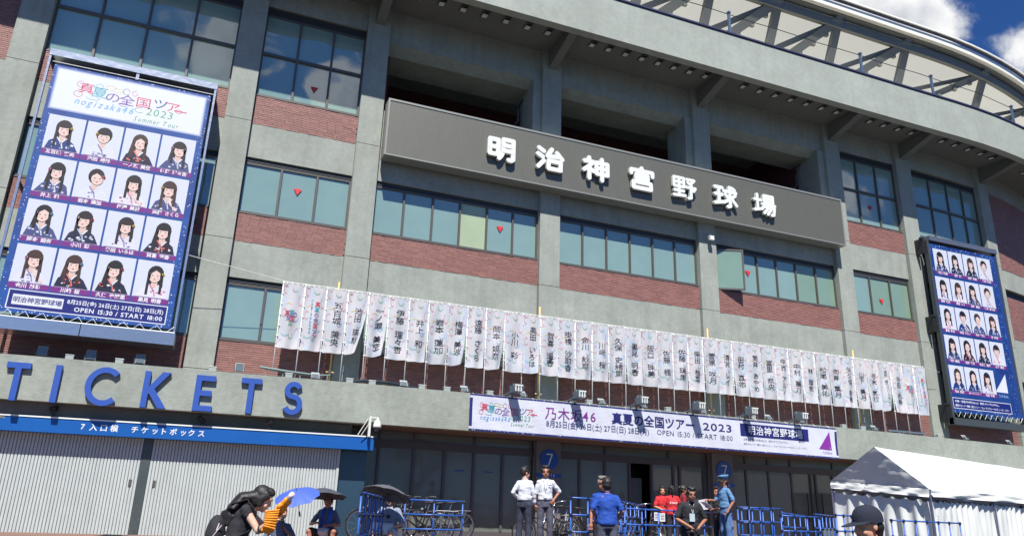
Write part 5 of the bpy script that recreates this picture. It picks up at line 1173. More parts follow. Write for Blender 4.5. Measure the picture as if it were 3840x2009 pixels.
for q in range(9): put_char(mb, 'KYODOTOKY'[q] if 0 else 'I', -.10 + q * .026, 1.29, .03, fS, .0, .0, lin(225, 200, 204))
mb.build('shirt_lettering', print_m, T, col=True)
p = ray_at(2560, 1819, 20.0); person('woman in dark red with hair in a bun turned to the right', (p.x, p.y, G0), math.radians(70), p.z - G0, hair='bun', shirt=cm('dark_red', (122, 26, 36)), sleeve=.42, pants=(dk_tr, 'long'), untuck=True, skin=SKIN2)
p = ray_at(2597, 1834, 20.4); T, A, Hd, s = person('dark haired person in black holding a pale sheet by the doors', (p.x, p.y, G0), math.radians(-30), p.z - G0, hair='short', shirt=black_c, sleeve=.42, pants=(dk_tr, 'long'), arms={'L': ((.26, -.05, 1.15), (.2, -.25, 1.2))}, skin=SKIN2)
mb = MB(); a = A(.27, -.33, 1.24); mb.hexa([a + V(-.1, 0, -.14), a + V(.12, 0, -.1), a + V(.12, .004, -.1), a + V(-.1, .004, -.14)], [a + V(-.12, -.02, .12), a + V(.1, -.02, .16), a + V(.1, -.016, .16), a + V(-.12, -.016, .12)]); o = recalc(mb.build('paper_sheet', mat('paper', lin(200, 196, 200), .8))); o.matrix_world = Matrix.Translation(T.location) @ Matrix.Rotation(T.rotation_euler.z, 4, 'Z'); tag(o, 'pale sheet of paper held by the person in black at the doors', 'paper')
# photographer in black in front of the rail
p = ray_at(2583, 1847, 14.4); T, A, Hd, s = person('man in a black t-shirt with a badge looking down at a camera in his hands', (p.x, p.y, G1), math.radians(-14), 1.60, hair='short', shirt=black_c, sleeve=.44, pants=(dk_tr, 'long'), untuck=True, lean=.10, head=(0, -.05), skin=SKIN2, build=1.1,
    arms={'R': ((-.30, -.02, 1.10), (-.07, -.26, .96)), 'L': ((.31, -.02, 1.10), (.07, -.26, .96))})
mb = MB(); mb.tube([A(-.06, -.06, 1.44), A(0, -.15, 1.22)], .004, 4); mb.tube([A(.06, -.06, 1.44), A(0, -.15, 1.22)], .004, 4); mb.build('lanyard', whitebag, T)
mb = MB(); a = A(-.02, -.165, 1.14); mb.box(a.x - .05, a.x + .05, a.y - .004, a.y + .004, a.z - .07, a.z + .07); mb.build('badge', mat('badge_card', lin(170, 184, 190), .4), T)
a = T.matrix_basis @ A(0, -.34, .93) if 0 else None
loc = Matrix.Translation(T.location) @ Matrix.Rotation(T.rotation_euler.z, 4, 'Z'); a = A(0, -.34, .90)
mb = MB(); mb.box(a.x - .06, a.x + .06, a.y - .03, a.y + .03, a.z - .04, a.z + .05); mb.tube([a + V(0, -.03, 0), a + V(0, -.10, -.01)], .034, 12); mb.box(a.x - .02, a.x + .02, a.y - .02, a.y + .02, a.z + .05, a.z + .07); o = mb.build('camera', dark_m); o.matrix_world = loc; tag(o, 'black camera in the hands of the man in the black t-shirt', 'camera')
# guard in blue and the man beside him
p = ray_at(2712, 1804, 16.2); T, A, Hd, s = person('guard in light blue uniform and peaked cap turned to the left', (p.x + .02, p.y, G0), math.radians(-95), 1.58, hair='capped', shirt=police, sleeve=.44, pants=(policetr, 'long'), belt=True, hat=peaked(police), skin=SKIN2,
    arms={'L': ((.25, .06, 1.13), (.23, -.08, .93)), 'R': ((-.22, -.12, 1.14), (-.12, -.34, 1.15))})
p = ray_at(2690, 1826, 16.9); T, A, Hd, s = person('man in dark clothes beside the guard holding a folded white sheet', (p.x, p.y, G0), math.radians(-78), p.z - G0, hair='short', shirt=black_c, sleeve=.47, pants=(dk_tr, 'long'), skin=SKIN2, arms={'L': ((.25, -.02, 1.13), (.12, -.28, 1.12)), 'R': ((-.22, -.08, 1.14), (-.10, -.32, 1.18))})
loc = Matrix.Translation(T.location) @ Matrix.Rotation(T.rotation_euler.z, 4, 'Z'); a = A(0, -.44, 1.22)
mb = MB(); mb.hexa([a + V(-.08, .12, -.08), a + V(.08, .12, -.08), a + V(.08, -.12, .06), a + V(-.08, -.12, .06)], [a + V(-.08, .12, -.076), a + V(.08, .12, -.076), a + V(.08, -.12, .066), a + V(-.08, -.12, .066)]); o = recalc(mb.build('folded_paper', mat('white_paper', lin(214, 214, 218), .8))); o.matrix_world = loc; tag(o, 'folded white paper held in front of the man beside the guard', 'paper')
# ---- umbrellas, stools, bags
def umbrella(label, top, tiltx, tilty, R, h, colr, under, hl=.55, group='open umbrellas'):
    T = thing('umbrella', label, 'umbrella', top, 0, group); T.rotation_euler = (tiltx, tilty, .4)
    m_ = mat('umbrella_' + colr[0], lin(*colr[1]), .6, var=.05, scale=4); mu = mat('umbrella_under_' + colr[0], lin(*under), .7)
    mb = MB(); n = 8; rings = []
    for j in range(7):
        t_ = j / 6; row = []
        for k in range(n * 4):
            a = 2 * math.pi * k / (n * 4); q = abs((k % 4) / 4 - .5) * 2; sag = 1 - .045 * t_ * (1 - q ** 2); row.append(mb.P((R * t_ * sag * math.cos(a), R * t_ * sag * math.sin(a), -h * t_ ** 1.7 + .02 * t_ * (1 - q ** 2) * t_)))
        rings.append(row)
    for A_, B_ in zip(rings, rings[1:]):
        for k in range(n * 4): l = (k + 1) % (n * 4); mb.F((A_[k], B_[k], B_[l], A_[l]))
    o = mb.build('canopy', m_, T, smooth=False); sd = o.modifiers.new('s', 'SOLIDIFY'); sd.thickness = .003
    for k in range(n):
        a = 2 * math.pi * k / n; mb = MB(); mb.tube([(0, 0, -h * .9), (R * .5 * math.cos(a), R * .5 * math.sin(a), -h * .5 ** 1.7 - .012), (R * .99 * math.cos(a), R * .99 * math.sin(a), -h - .006)], .004, 4); mb.build('rib', dark_m, T)
    mb = MB(); mb.tube([(0, 0, .05), (0, 0, -hl)], .006, 6); mb.build('shaft', louvre_m, T); mb = MB(); mb.tube([(0, 0, -hl), (0, 0, -hl - .09)], .014, 8); mb.build('handle', dark_m, T)
    return T
p = ray_at(1216, 1829, 15.2); umbrella('dark grey open umbrella over the seated man with the blue towel', p, math.radians(-6), math.radians(5), .47, .17, ('charcoal', (62, 64, 76)), (26, 26, 32))
p = ray_at(1458, 1822, 14.1); umbrella('dark grey umbrella tilted right over the person with the white bag', p, math.radians(-4), math.radians(17), .46, .17, ('slate', (84, 84, 92)), (26, 26, 32), .5)
p = ray_at(1112, 1838, 13.6); umbrella('blue open umbrella behind the orange folded parasol', p, math.radians(14), math.radians(-24), .40, .13, ('blue', (60, 86, 170)), (40, 60, 140), .4)
def stool(label, x, y, g, rz=0):
    T = thing('folding_stool', label, 'stool', (x, y, g), rz, 'folding stools'); mb = MB(); mb.box(-.18, .18, -.16, .16, .33, .36); mb.build('seat', cm('stool_canvas', (60, 64, 76)), T)
    for q in (-1, 1):
        for w in (-1, 1): mb = MB(); mb.tube([(q * .17, w * .16, 0), (q * .17, -w * .16, .34)], .012, 6); mb.build('leg', silver_pipe, T)
# seated man with blue towel
px_ = ray_at(1236, 1850, 15.6); g_ = G0 - .0
T, A, Hd, s = person('seated man in a grey shirt with a blue towel, under the left dark umbrella', (px_.x, px_.y, px_.z - 1.24 * .98), math.radians(-22), 1.68, 'sit', hair='short', shirt=greyblue, sleeve=.40, pants=(black_c, 'short'), skin=SKIN2,
    arms={'R': ((-.32, .0, 1.13), (-.16, -.25, 1.16)), 'L': ((.26, -.02, 1.12), (.10, -.30, 1.12))}, legs={'R': ((-.10, 0, .42), (-.25, -.40, .50), (-.16, -.36, .08)), 'L': ((.10, 0, .42), (.25, -.40, .50), (.16, -.36, .08))})
mb = MB()
for q in (-1, 1): mb.tube([A(q * .06, .03, 1.47), A(q * .085, -.09, 1.40), A(q * .09, -.15, 1.25), A(q * .08, -.16, 1.05)], [(.03, .012), (.045, .012), (.055, .012), (.055, .01)], 8)
mb.build('neck_towel', cm('blue_towel', (44, 92, 184)), T, smooth=True)
mb = MB(); mb.ell(A(0, -.2, .99), (.16, .11, .08), 12, 8); me = voxel(mb, .02, 1, 'cloth')
for v in me.vertices: v.co += v.normal * noise.noise(v.co * 18) * .03
o = addmesh(me, 'lap_cloth', cm('white_cloth', (196, 194, 204)), T)
stool('folding stool under the seated man with the blue towel', px_.x, px_.y, px_.z - 1.24 * .98, -.4)
# seated person with white bag
px2 = ray_at(1468, 1838, 14.6)
T, A, Hd, s = person('seated person in a pale grey t-shirt with a white bag on the lap', (px2.x, px2.y, px2.z - 1.24 * .98), math.radians(-30), 1.68, 'sit', hair='bob', shirt=greytee, sleeve=.46, pants=(cm('pale_shorts', (186, 186, 196)), 'short'), untuck=True, build=1.1,
    arms={'R': ((-.27, -.05, 1.13), (-.08, -.30, 1.10)), 'L': ((.27, -.03, 1.12), (.14, -.28, 1.06))}, skin=SKIN)
mb = MB(); a = A(.02, -.137, 1.25); mb.box(a.x - .03, a.x + .03, a.y - .012, a.y, a.z - .03, a.z + .03); mb.build('shirt_emblem', dark_m, T)
Tm = Matrix.Translation(T.location) @ Matrix.Rotation(T.rotation_euler.z, 4, 'Z')
BG = thing('shoulder_bag', 'white shoulder bag with dark stripes on the lap of the person in grey', 'bag', T.location, T.rotation_euler.z)
mb = MB(); c_ = A(-.05, -.30, 1.03); bb = MB(); 
mb.hexa([c_ + V(-.21, -.10, -.10), c_ + V(.21, -.10, -.10), c_ + V(.21, .10, -.06), c_ + V(-.21, .10, -.06)], [c_ + V(-.19, -.07, .08), c_ + V(.19, -.07, .08), c_ + V(.20, .10, .11), c_ + V(-.20, .10, .11)])
me = voxel(mb, .016, 4, 'bag'); addmesh(me, 'bag_body', whitebag, BG)
mb = MB(); fB = lambda u, v, d: tuple(c_ + V(-u * 0 + u, -.1 - d + (v) * .16, v))
for q, hh in enumerate((.02, .035, .05)): pg(mb, fB, [(-.045 + q * .03, .0), (-.020 + q * .03, .0), (-.032 + q * .03, hh), (-.050 + q * .03, hh)], .006, lin(50, 50, 60))
put_text(mb, 'adidas', -.075, -.035, .045, fB, .006, .01, .15, lin(110, 108, 104)); mb.build('bag_print', print_m, BG, col=True)
mb = MB(); mb.tube([c_ + V(.2, .0, .08), c_ + V(.24, -.02, -.1), c_ + V(.23, -.04, -.35)], [(.012, .004)] * 3, 6); mb.build('bag_strap', whitebag, BG)
stool('folding stool under the person with the white bag', px2.x, px2.y, px2.z - 1.24 * .98, -.5)
# person behind the blue umbrella
px3 = ray_at(1062, 1893, 13.9)
person('seated person in dark clothes mostly hidden behind the blue umbrella', (px3.x, px3.y, px3.z - 1.24 * .95), math.radians(-20), 1.62, 'sit', hair='short', shirt=greyblue, sleeve=.46, pants=(dk_tr, 'long'), skin=SKIN2, arms={'L': ((.29, -.05, 1.12), (.14, -.16, 1.30)), 'R': ((-.28, -.04, 1.12), (-.12, -.28, 1.1))})
stool('folding stool under the person behind the blue umbrella', px3.x, px3.y, px3.z - 1.24 * .95, -.3)
# girl with backpack in the near left
ph = ray_at(988, 1828, 7.8); S_ = .94
gpos = V(ph.x - .235, ph.y + .03, ph.z - 1.085 * S_)
def toA(W, pos, rz, s, lean, z0=-.5):
    q = Matrix.Rotation(-rz, 3, 'Z') @ (W - pos) / s; zz = q.z - .93 - z0; return (q.x, q.y * math.cos(lean) + zz * math.sin(lean), .93 - q.y * math.sin(lean) + zz * math.cos(lean))
iA = lambda px, py, d: toA(ray_at(px, py, d), gpos, math.radians(84), 1.60 / 1.70, .24)
gR = (iA(968, 1990, 7.50), iA(1018, 1952, 7.40)); gL = (iA(1000, 1985, 7.85), iA(1045, 1935, 7.55))
T, A, Hd, s = person('long haired woman with black backpack bent over an orange parasol', tuple(gpos), math.radians(84), 1.60, 'sit', hair='long', shirt=black_c, sleeve=.12, pants=(black_c, 'long'), lean=.24, head=(0, -.10, -.06), skin=mat('fair_skin', lin(206, 162, 140), .5, var=.03, scale=20), vox=.010,
    arms={'R': gR, 'L': gL})
Tg = T
mb = MB(); mb.ell(A(-.02, .20, 1.02), (.17, .10, .22), 16, 12); mb.ell(A(-.02, .18, .88), (.17, .13, .16), 14, 10); me = voxel(mb, .014, 3, 'bp')
BP = thing('backpack', 'black backpack with a white and pink stripe on the back of the sitting woman', 'backpack', T.location, T.rotation_euler.z)
addmesh(me, 'pack_body', black_c, BP)
mb = MB()
for q in (-1, 1): mb.tube([A(q * .10, .16, 1.38), A(q * .12, .02, 1.47), A(q * .13, -.10, 1.36), A(q * .14, -.11, 1.18), A(q * .15, .06, 1.02)], [(.026, .007)] * 5, 6)
mb.build('shoulder_strap', black_c, BP, smooth=True)
mb = MB(); mb.tube([A(-.185, .17, 1.16), A(-.19, .22, 1.02)], [(.008, .004)] * 2, 5); mb.tube([A(-.185, .20, 1.17), A(-.187, .20, 1.10)], [(.006, .004)] * 2, 5); mb.build('stripe', mat('pinkish_white', lin(220, 200, 214), .5), BP)
mb = MB(); mb.ell(A(-.165, .1, 1.06), (.012, .012, .012), 8, 6); mb.build('charm', white_m, BP)
mb = MB(); wr = A(*gR[1]); el = A(*gR[0]); d = (wr - el).normalized()
mb.tube([wr - d * .02, wr - d * .035], .029, 10); mb.tube([el + d * .05, el + d * .065], .043, 10); mb.build('wrist_band', black_c, T)
OP = thing('folded_parasol', 'bright orange folded parasol with red lettering and pinkish white handle', 'parasol', ray_at(1026, 1945, 7.42)); p0 = OP.location.copy()
b_ = ray_at(1096, 1852, 7.35) - p0; c_ = ray_at(1000, 1990, 7.45) - p0
mb = MB(); limb(mb, [c_, V(0, 0, 0), b_ * .55, b_ * .80], [(.07, .03), (.05, .03), (.065, .035), (.030, .025)]); me = voxel(mb, .012, 2, 'op')
for v in me.vertices: v.co += v.normal * (noise.noise(Vector((v.co.x * 30, v.co.y * 30, v.co.z * 9))) * .022 + noise.noise(v.co * 50) * .008)
orange = cm('orange', (250, 148, 30), .6); addmesh(me, 'folded_canopy', orange, OP)
mb = MB(); lo = ray_at(994, 1914, 7.3) - p0; hi = ray_at(990, 1972, 7.3) - p0; ri = ray_at(1050, 1906, 7.3) - p0; rb = ray_at(1030, 1985, 7.3) - p0; 
for i in range(8):
    for j in range(8):
        f_ = lambda a, b: lo.lerp(ri, a).lerp(hi.lerp(rb, a), b) + V(.0, .010 * math.sin(a * 5 + b * 3), .004 * math.sin(b * 5))
        mb.poly([f_(i / 8, j / 8), f_((i + 1) / 8, j / 8), f_((i + 1) / 8, (j + 1) / 8), f_(i / 8, (j + 1) / 8)])
o = mb.build('loose_flap', orange, OP, smooth=True); sd = o.modifiers.new('s', 'SOLIDIFY'); sd.thickness = .004
mb = MB(); mb.tube([b_ * .78, b_ * .95, b_ * 1.04], [.026, .028, .022], 12); mb.build('handle', mat('pinkish_handle', lin(224, 206, 208), .4), OP, smooth=True)
mb = MB()
for q in range(5):
    a_ = q / 5; t0 = p0 * 0 + (c_ * .3 + b_ * (.0 + .45 * a_)); mb.tube([t0 + V(-.02, -.055, .03), t0 + V(.01, -.06, -.01), t0 + V(.03, -.055, .02)], .006, 4)
mb.build('red_lettering', mat('red_print', lin(206, 48, 24), .5), OP)
# man in a black cap in the near right
pc = ray_at(3251, 1878, 6.1)
navycap = mat('navy_cap_cloth', lin(30, 36, 52), .85, var=.05, scale=14, bump=.6, bscale=200)
T, A, Hd, s = person('man in a dark navy cap and black shirt in profile in front of the white tent', (pc.x + .03, pc.y + .0, pc.z - 1.245 * 1.0), math.radians(-100), 1.68, 'sit', hair='capped', shirt=black_c, sleeve=.42, pants=(dk_tr, 'long'), head=(0, -.03), hat=cap(navycap), vox=.0085, skin=SKIN)
mb = MB(); mb.tube([A(.07, .03, 1.46), A(.12, .0, 1.43), A(.17, -.03, 1.41)], [(.016, .006)] * 3, 6); mb.build('red_strap', red_m, T)
# black haired head at the lower left edge
pn = ray_at(422, 1922, 1.85)
person('dark haired person in the nearest foreground at the lower left edge', (pn.x, pn.y, pn.z - 1.235), math.radians(165), 1.66, 'sit', hair='long', shirt=black_c, sleeve=.42, pants=(dk_tr, 'long'), vox=.010)
# ------------------------------------------------------------------ bicycles
def ring(mb, R, r, c=(0, 0, 0), n=28, m=6):
    rows = []
    for i in range(n):
        a = 2 * math.pi * i / n; rows.append([mb.P((c[0] + (R + r * math.cos(b)) * math.cos(a), c[1] + r * math.sin(b), c[2] + (R + r * math.cos(b)) * math.sin(a))) for b in [2 * math.pi * k / m for k in range(m)]])
    for i in range(n):
        A, B = rows[i], rows[(i + 1) % n]
        for k in range(m): l = (k + 1) % m; mb.F((A[k], B[k], B[l], A[l]))
tyre_m = mat('black_tyre', lin(26, 26, 28), .8); chrome = mat('chrome', lin(196, 200, 206), .2, metal=.9)
def bicycle(label, x, y, g, rz, frame, basket=False, R=.325, group='bicycles parked by the entrance', steer=0.0, lean=0.0):
    T = thing('bicycle', label, 'bicycle', (x, y, g), rz, group); T.rotation_euler = (lean, 0, rz)
    fm = mat('bike_' + frame[0], lin(*frame[1]), .35, metal=.2)
    WB = 1.06
    for k, wx in enumerate((0, WB)):
        W = MB(); ring(W, R, .019, (wx, 0, R + .02)); wo = W.build('wheel', tyre_m, T, smooth=True)
        W = MB(); ring(W, R - .025, .010, (wx, 0, R + .02), 28, 5); W.build('rim', chrome, wo, smooth=True)
        W = MB(); 
        for q in range(18): a = 2 * math.pi * q / 18; W.tube([(wx, .03 * (-1) ** q, R + .02), (wx + (R - .03) * math.cos(a + .15 * (-1) ** q), 0, R + .02 + (R - .03) * math.sin(a + .15 * (-1) ** q))], .0018, 3, False)
        W.tube([(wx, -.045, R + .02), (wx, .045, R + .02)], .02, 8); stuff(W.build('spoke', chrome, wo))
        F = MB(); pts = [(wx + (R + .035) * math.cos(a), 0, R + .02 + (R + .035) * math.sin(a)) for a in [math.radians((20 if k == 0 else 10) + q * 14) for q in range(12)]]; F.tube(pts, [(.028, .004)] * 12, 6); F.build('mudguard', chrome if frame[2] else fm, T, smooth=True)
    zc = R + .02; bb = (.44, 0, .27); st = (.30, 0, .72); hd = (.90, 0, .80); hl = (.93, 0, .62)
    F = MB()
    for a, b, r_ in ((bb, st, .016), (bb, hl, .018), (st[:1] + (0, .55), hl, .014), ((0, .05, zc), bb, .010), ((0, -.05, zc), bb, .010), ((0, .05, zc), (.31, .0, .62), .008), ((0, -.05, zc), (.31, 0, .62), .008), (hl, hd, .02)): F.tube([a, b], r_, 8)
    F.build('frame', fm, T, smooth=True)
    F = MB(); 
    for q in (-1, 1): F.tube([(hl[0] + .005, 0, .62), (hl[0] + .03, .045 * q, .56), (WB, .045 * q, zc)], .011, 6)
    F.build('fork', fm, T, smooth=True)
    F = MB(); F.tube([st, (.27, 0, .84)], .013, 8); F.build('seat_post', chrome, T)
    F = MB(); F.tube([(.12, 0, .88), (.17, 0, .885), (.27, 0, .875), (.38, 0, .87), (.42, 0, .865)], [(.05, .025), (.085, .03), (.065, .028), (.03, .02), (.015, .012)], 10); F.build('saddle', dark_m, T, smooth=True)
    F = MB(); F.tube([hd, (.88, 0, .94)], .013, 8); F.tube([(.88, 0, .94), (.90, .12, .98), (.84, .25, 1.0), (.72, .29, .99)], .011, 6); F.tube([(.88, 0, .94), (.90, -.12, .98), (.84, -.25, 1.0), (.72, -.29, .99)], .011, 6); F.build('handlebar', chrome, T, smooth=True)
    for q in (-1, 1): F = MB(); F.tube([(.80, .265 * q, 1.0), (.70, .295 * q, .99)], .017, 8); F.build('grip', dark_m, T)
    F = MB(); 
    for q in (0, 1):
        a = math.radians(40 + 180 * q); e_ = (.44 + .17 * math.cos(a), .07 * (1 if q else -1), .27 + .17 * math.sin(a)); F.tube([(.44, .06 * (1 if q else -1), .27), e_], .010, 6); F.box(e_[0] - .045, e_[0] + .045, e_[1] - .0, e_[1] + (.09 if q else -.09), e_[2] - .012, e_[2] + .012)
    ring(F, .09, .006, (.44, -.05, .27), 20, 5); F.build('crank', dark_m, T)
    F = MB(); F.hexa([(-.02, -.062, zc - .05), (.5, -.062, .2), (.5, -.055, .2), (-.02, -.055, zc - .05)], [(-.02, -.062, zc + .05), (.52, -.062, .35), (.52, -.055, .35), (-.02, -.055, zc + .05)]); recalc(F.build('chain_guard', fm, T))
    F = MB(); F.tube([(.28, 0, .68), (-.22, 0, .70)], .008, 5)
    for q in (-1, 1): F.tube([(.28, 0, .68), (.10, .06 * q, .70), (-.22, .06 * q, .70)], .007, 5); F.tube([(0, .05 * q, zc), (-.1, .06 * q, .70)], .006, 5)
    F.build('rear_rack', chrome, T)
    F = MB(); F.tube([(0, .06, zc), (.12, .17, .0)], .010, 6); F.build('kickstand', chrome, T)
    F = MB(); F.ell((.99, 0, .70), (.04, .04, .04), 10, 6); F.build('headlamp', lampgrey, T, smooth=True)
    if basket:
        F = MB(); n = 7
        for i in range(n + 1):
            t_ = i / n
            for (p, q) in (((.98 + .26 * t_, -.16, .72), (.96 + .32 * t_, -.19, .98)), ((.98 + .26 * t_, .16, .72), (.96 + .32 * t_, .19, .98)), ((.98, -.16 + .32 * t_, .72), (.96, -.19 + .38 * t_, .98)), ((1.24, -.16 + .32 * t_, .72), (1.28, -.19 + .38 * t_, .98)), ((.98, -.16 + .32 * t_, .72), (1.24, -.16 + .32 * t_, .72))): F.tube([p, q], .003, 4, False)
        for z, e_ in ((.72, 0), (.81, .01), (.90, .02), (.98, .03)): F.tube([(.98 - e_ * .6, -.16 - e_, z), (1.24 + e_, -.16 - e_, z), (1.24 + e_, .16 + e_, z), (.98 - e_ * .6, .16 + e_, z), (.98 - e_ * .6, -.16 - e_, z)], .004, 4)
        F.build('basket', dark_m, T)
    return T
BK = ('black', (30, 30, 34), False); SV = ('silver', (140, 144, 150), True)
bicycle('black bicycle nearest the doors with its rear wheel to the right of the rail', -1.43, -.75, .15, math.radians(172), BK)
bicycle('black bicycle beside the left rail, second from its right end', -1.95, -1.35, .12, math.radians(168), BK, True)
bicycle('dark bicycle behind the left rail with its saddle under the middle post', -2.35, -2.0, .12, math.radians(164), BK)
bicycle('dark bicycle at the far left of the rail behind the seated person', -3.1, -1.6, .12, math.radians(190), BK)
bicycle('bicycle with shiny mudguards just right of the man with a lanyard', .86, -2.3, .12, math.radians(215), SV, False)
bicycle('small wheeled black bicycle behind the man with a lanyard', .45, -3.0, .12, math.radians(150), BK, False, .27)
bicycle('bicycle with black basket half hidden by the man in the blue polo', 1.1, -1.6, .12, math.radians(-20), BK, True)
bicycle('silver framed bicycle just right of the man in the blue polo', 2.3, -2.6, .12, math.radians(222), SV)
bicycle('black bicycle leaning at the rail beside the red shirted staff', 2.75, -3.1, .12, math.radians(205), BK)
# ------------------------------------------------------------------ blue pipe barriers
def barrier(label, a, b, ztop, ground, ncol, nrow=4, inner=0.0):
    a = Vector((a[0], a[1], 0)); b = Vector((b[0], b[1], 0)); L = (b - a).length; rz = math.atan2(b.y - a.y, b.x - a.x)
    T = thing('pipe_barrier', label, 'barrier', (a.x, a.y, ground), rz, 'blue pipe barriers'); H_ = ztop - ground; step = min(.30, (H_ - .06) / (nrow - 1))
    me = None
    for i in range(nrow):
        z = H_ - i * step; mb = MB(); mb.tube([(0, 0, z), (L, 0, z)], .015, 8); mb.build('rail', pipe_blue, T, smooth=True)
    zb = 0
    me = None
    for i in range(ncol + 1):
        x = L * i / ncol
        if me is None: mb = MB(); mb.tube([(0, 0, 0), (0, 0, H_)], .015, 8); o = mb.build('post', pipe_blue, T, smooth=True); me = o.data
        else: o = bpy.data.objects.new('post', me); COL.objects.link(o); o.parent = T
        o.location = (x, 0.0, 0)
    mb = MB()
    for i in range(ncol + 1):
        for j in range(nrow): x = L * i / ncol; z = H_ - j * step; mb.tube([(x - .03, 0, z), (x + .03, 0, z)], .022, 8); mb.tube([(x, 0, z - .04), (x, 0, z + .025)], .022, 8)
    stuff(mb.build('joint_clamp', pipe_dark, T))
    for x in (0, L):
        mb = MB(); mb.tube([(x, -.2, .02), (x, .2, .02)], .018, 6); mb.build('foot', pipe_blue, T)
barrier('blue pipe barrier slanting back behind the seated person with the white bag', (-5.4, -8.0), (-4.25, -4.7), .98, G1, 7)
barrier('blue pipe barrier with bicycles behind it, left of the men in white', (-3.85, -4.55), (-2.72, -4.68), .98, G0, 2)
barrier('blue pipe barrier behind the black bicycle right of the man with a lanyard', (-1.2, -6.4), (.1, -5.95), 1.09, G1, 3)
barrier('blue pipe barrier sloping away in front of the red shirted staff', (.2, -5.6), (3.05, -2.05), 1.1, G0 - .2, 7)
barrier('long blue pipe barrier in front of the photographer and the guard', (-.2, -5.95), (3.75, -4.6), .95, G1, 8)
barrier('short blue pipe barrier right of the guard', (3.84, -4.72), (5.05, -4.76), 1.1, G0 - .2, 4)
barrier('blue pipe barrier directly behind the short one', (4.35, -4.2), (5.35, -4.1), 1.08, G0 - .1, 3)
barrier('blue pipe barrier slanting from the short one toward the tent', (4.6, -5.25), (7.4, -2.9), 1.0, G0 - .2, 4)
barrier('blue pipe barrier in the tangle left of the tent corner, front one', (3.7, -6.3), (4.9, -6.1), .92, G1, 3)
barrier('blue pipe barrier in the tangle left of the tent corner, rear one', (5.5, -5.3), (7.1, -4.2), 1.0, G0 - .2, 5)
barrier('blue pipe barrier in the tangle running toward the man in the cap', (4.2, -7.3), (5.2, -6.9), .95, G1, 3)
barrier('blue pipe barrier in front of the tent, behind the man in the cap', (4.9, -8.0), (7.35, -7.5), .88, G1, 6)
# ------------------------------------------------------------------ tent
R_ = V(7.741, -6.539, 1.613); Lc = V(7.161, -4.188, 1.845); Fc = V(13.433, -4.699, 1.776); ax = (Fc - R_); ax = V(ax.x, ax.y, .06)
L5 = 2.2; back = ax * L5; PK = V(7.223, -5.605, 2.581)
TT = thing('marquee_tent', 'white marquee tent with peaked roof and scalloped walls at the lower right', 'tent', (10, -5, -.25)); loc = (10, -5, -.25)
def sheet(name, A, B, C, D, nu, nv, disp, m=tent_m, par=None, seed=0, mb=None):
    """A-B along u at v=0, D-C along u at v=1"""
    n_ = (B - A).cross(D - A).normalized(); own = mb is None; mb = mb or MB(); g = [[None] * (nv + 1) for _ in range(nu + 1)]
    for i in range(nu + 1):
        for j in range(nv + 1):
            u, v = i / nu, j / nv; p = A.lerp(B, u).lerp(D.lerp(C, u), v); g[i][j] = mb.P(p + n_ * disp(u, v))
    for i in range(nu):
        for j in range(nv): mb.F((g[i][j], g[i + 1][j], g[i + 1][j + 1], g[i][j + 1]))
    if own: return mb.build(name, m, par or TT, smooth=True, loc=loc)
nz_ = lambda u, v, k, a: a * noise.noise(Vector((u * k, v * k * .6, 5)))
sheet('roof_panel', PK, PK + back, R_ + back, R_, 40, 12, lambda u, v: -.035 * math.sin(math.pi * v) * abs(math.sin(u * math.pi * 3)) + nz_(u, v, 9, .012))
sheet('roof_panel', PK + back, PK, Lc, Lc + back, 20, 8, lambda u, v: nz_(u, v, 6, .02))
wr = lambda u, v: .035 * math.sin(u * 9 + v * 5) * math.sin(math.pi * min(1, v + .2)) * .5 + .03 * noise.noise(Vector((u * 16, v * 4, 1))) + .03 * noise.noise(Vector((u * 5 - v * 6, v * 9, 7)))
# gable: triangle as a sheet that narrows upward
mb = MB(); n_ = (R_ - Lc).cross(V(0, 0, 1)).normalized(); g = []
for j in range(13):
    v = j / 12; a = Lc.lerp(PK, v); b = R_.lerp(PK, v); g.append([mb.P(a.lerp(b, i / 30) + n_ * wr(i / 30 * (1 - v) + v * .5, v) * (1 - v * .4)) for i in range(31)])
for j in range(12):
    for i in range(30): mb.F((g[j][i], g[j][i + 1], g[j + 1][i + 1], g[j + 1][i]))
mb.build('gable', tent_m, TT, smooth=True, loc=loc)
def valance(A, B, h_, seed, name):
    sheet(name, A, B, B - V(0, 0, h_), A - V(0, 0, h_), 60, 5, lambda u, v: -.02 - .03 * v + .04 * noise.noise(Vector((u * 10 + v * 4, v * 3, seed))) + .025 * math.sin(u * 30 + v * 5 + seed) * v)
valance(Lc, R_, .18, 2, 'valance'); valance(R_, R_ + back, .17, 5, 'valance')
def curtain(A, B, z0, ns, seed, name):
    mb = MB(); n_ = (B - A).cross(V(0, 0, 1)).normalized(); nu = ns * 10; rows = []
    for j in range(13):
        v = j / 12; row = []
        for i in range(nu + 1):
            u = i / nu; ph = (u * ns) % 1; sc_ = abs(math.sin(math.pi * ph)); top = A.lerp(B, u) - V(0, 0, .23 + .06 * sc_); p = V(top.x, top.y, top.z + (z0 - top.z) * v)
            d = -.0 + .045 * (1 - v) * (sc_ - .5) + .055 * math.sin(u * ns * 2 * math.pi * .9 + seed) * min(1, v * 2 + .3) * .6 + .05 * noise.noise(Vector((u * ns * 1.5, v * 2, seed)))
            row.append(mb.P(p + n_ * -(.06) + n_ * d))
        rows.append(row)
    for a, b in zip(rows, rows[1:]):
        for i in range(nu): mb.F((a[i], a[i + 1], b[i + 1], b[i]))
    return mb.build(name, tent_m, TT, smooth=True, loc=loc)
curtain(Lc, R_, -.2, 8, 1, 'side_wall'); curtain(R_, R_ + back, -.2, 42, 3, 'side_wall')
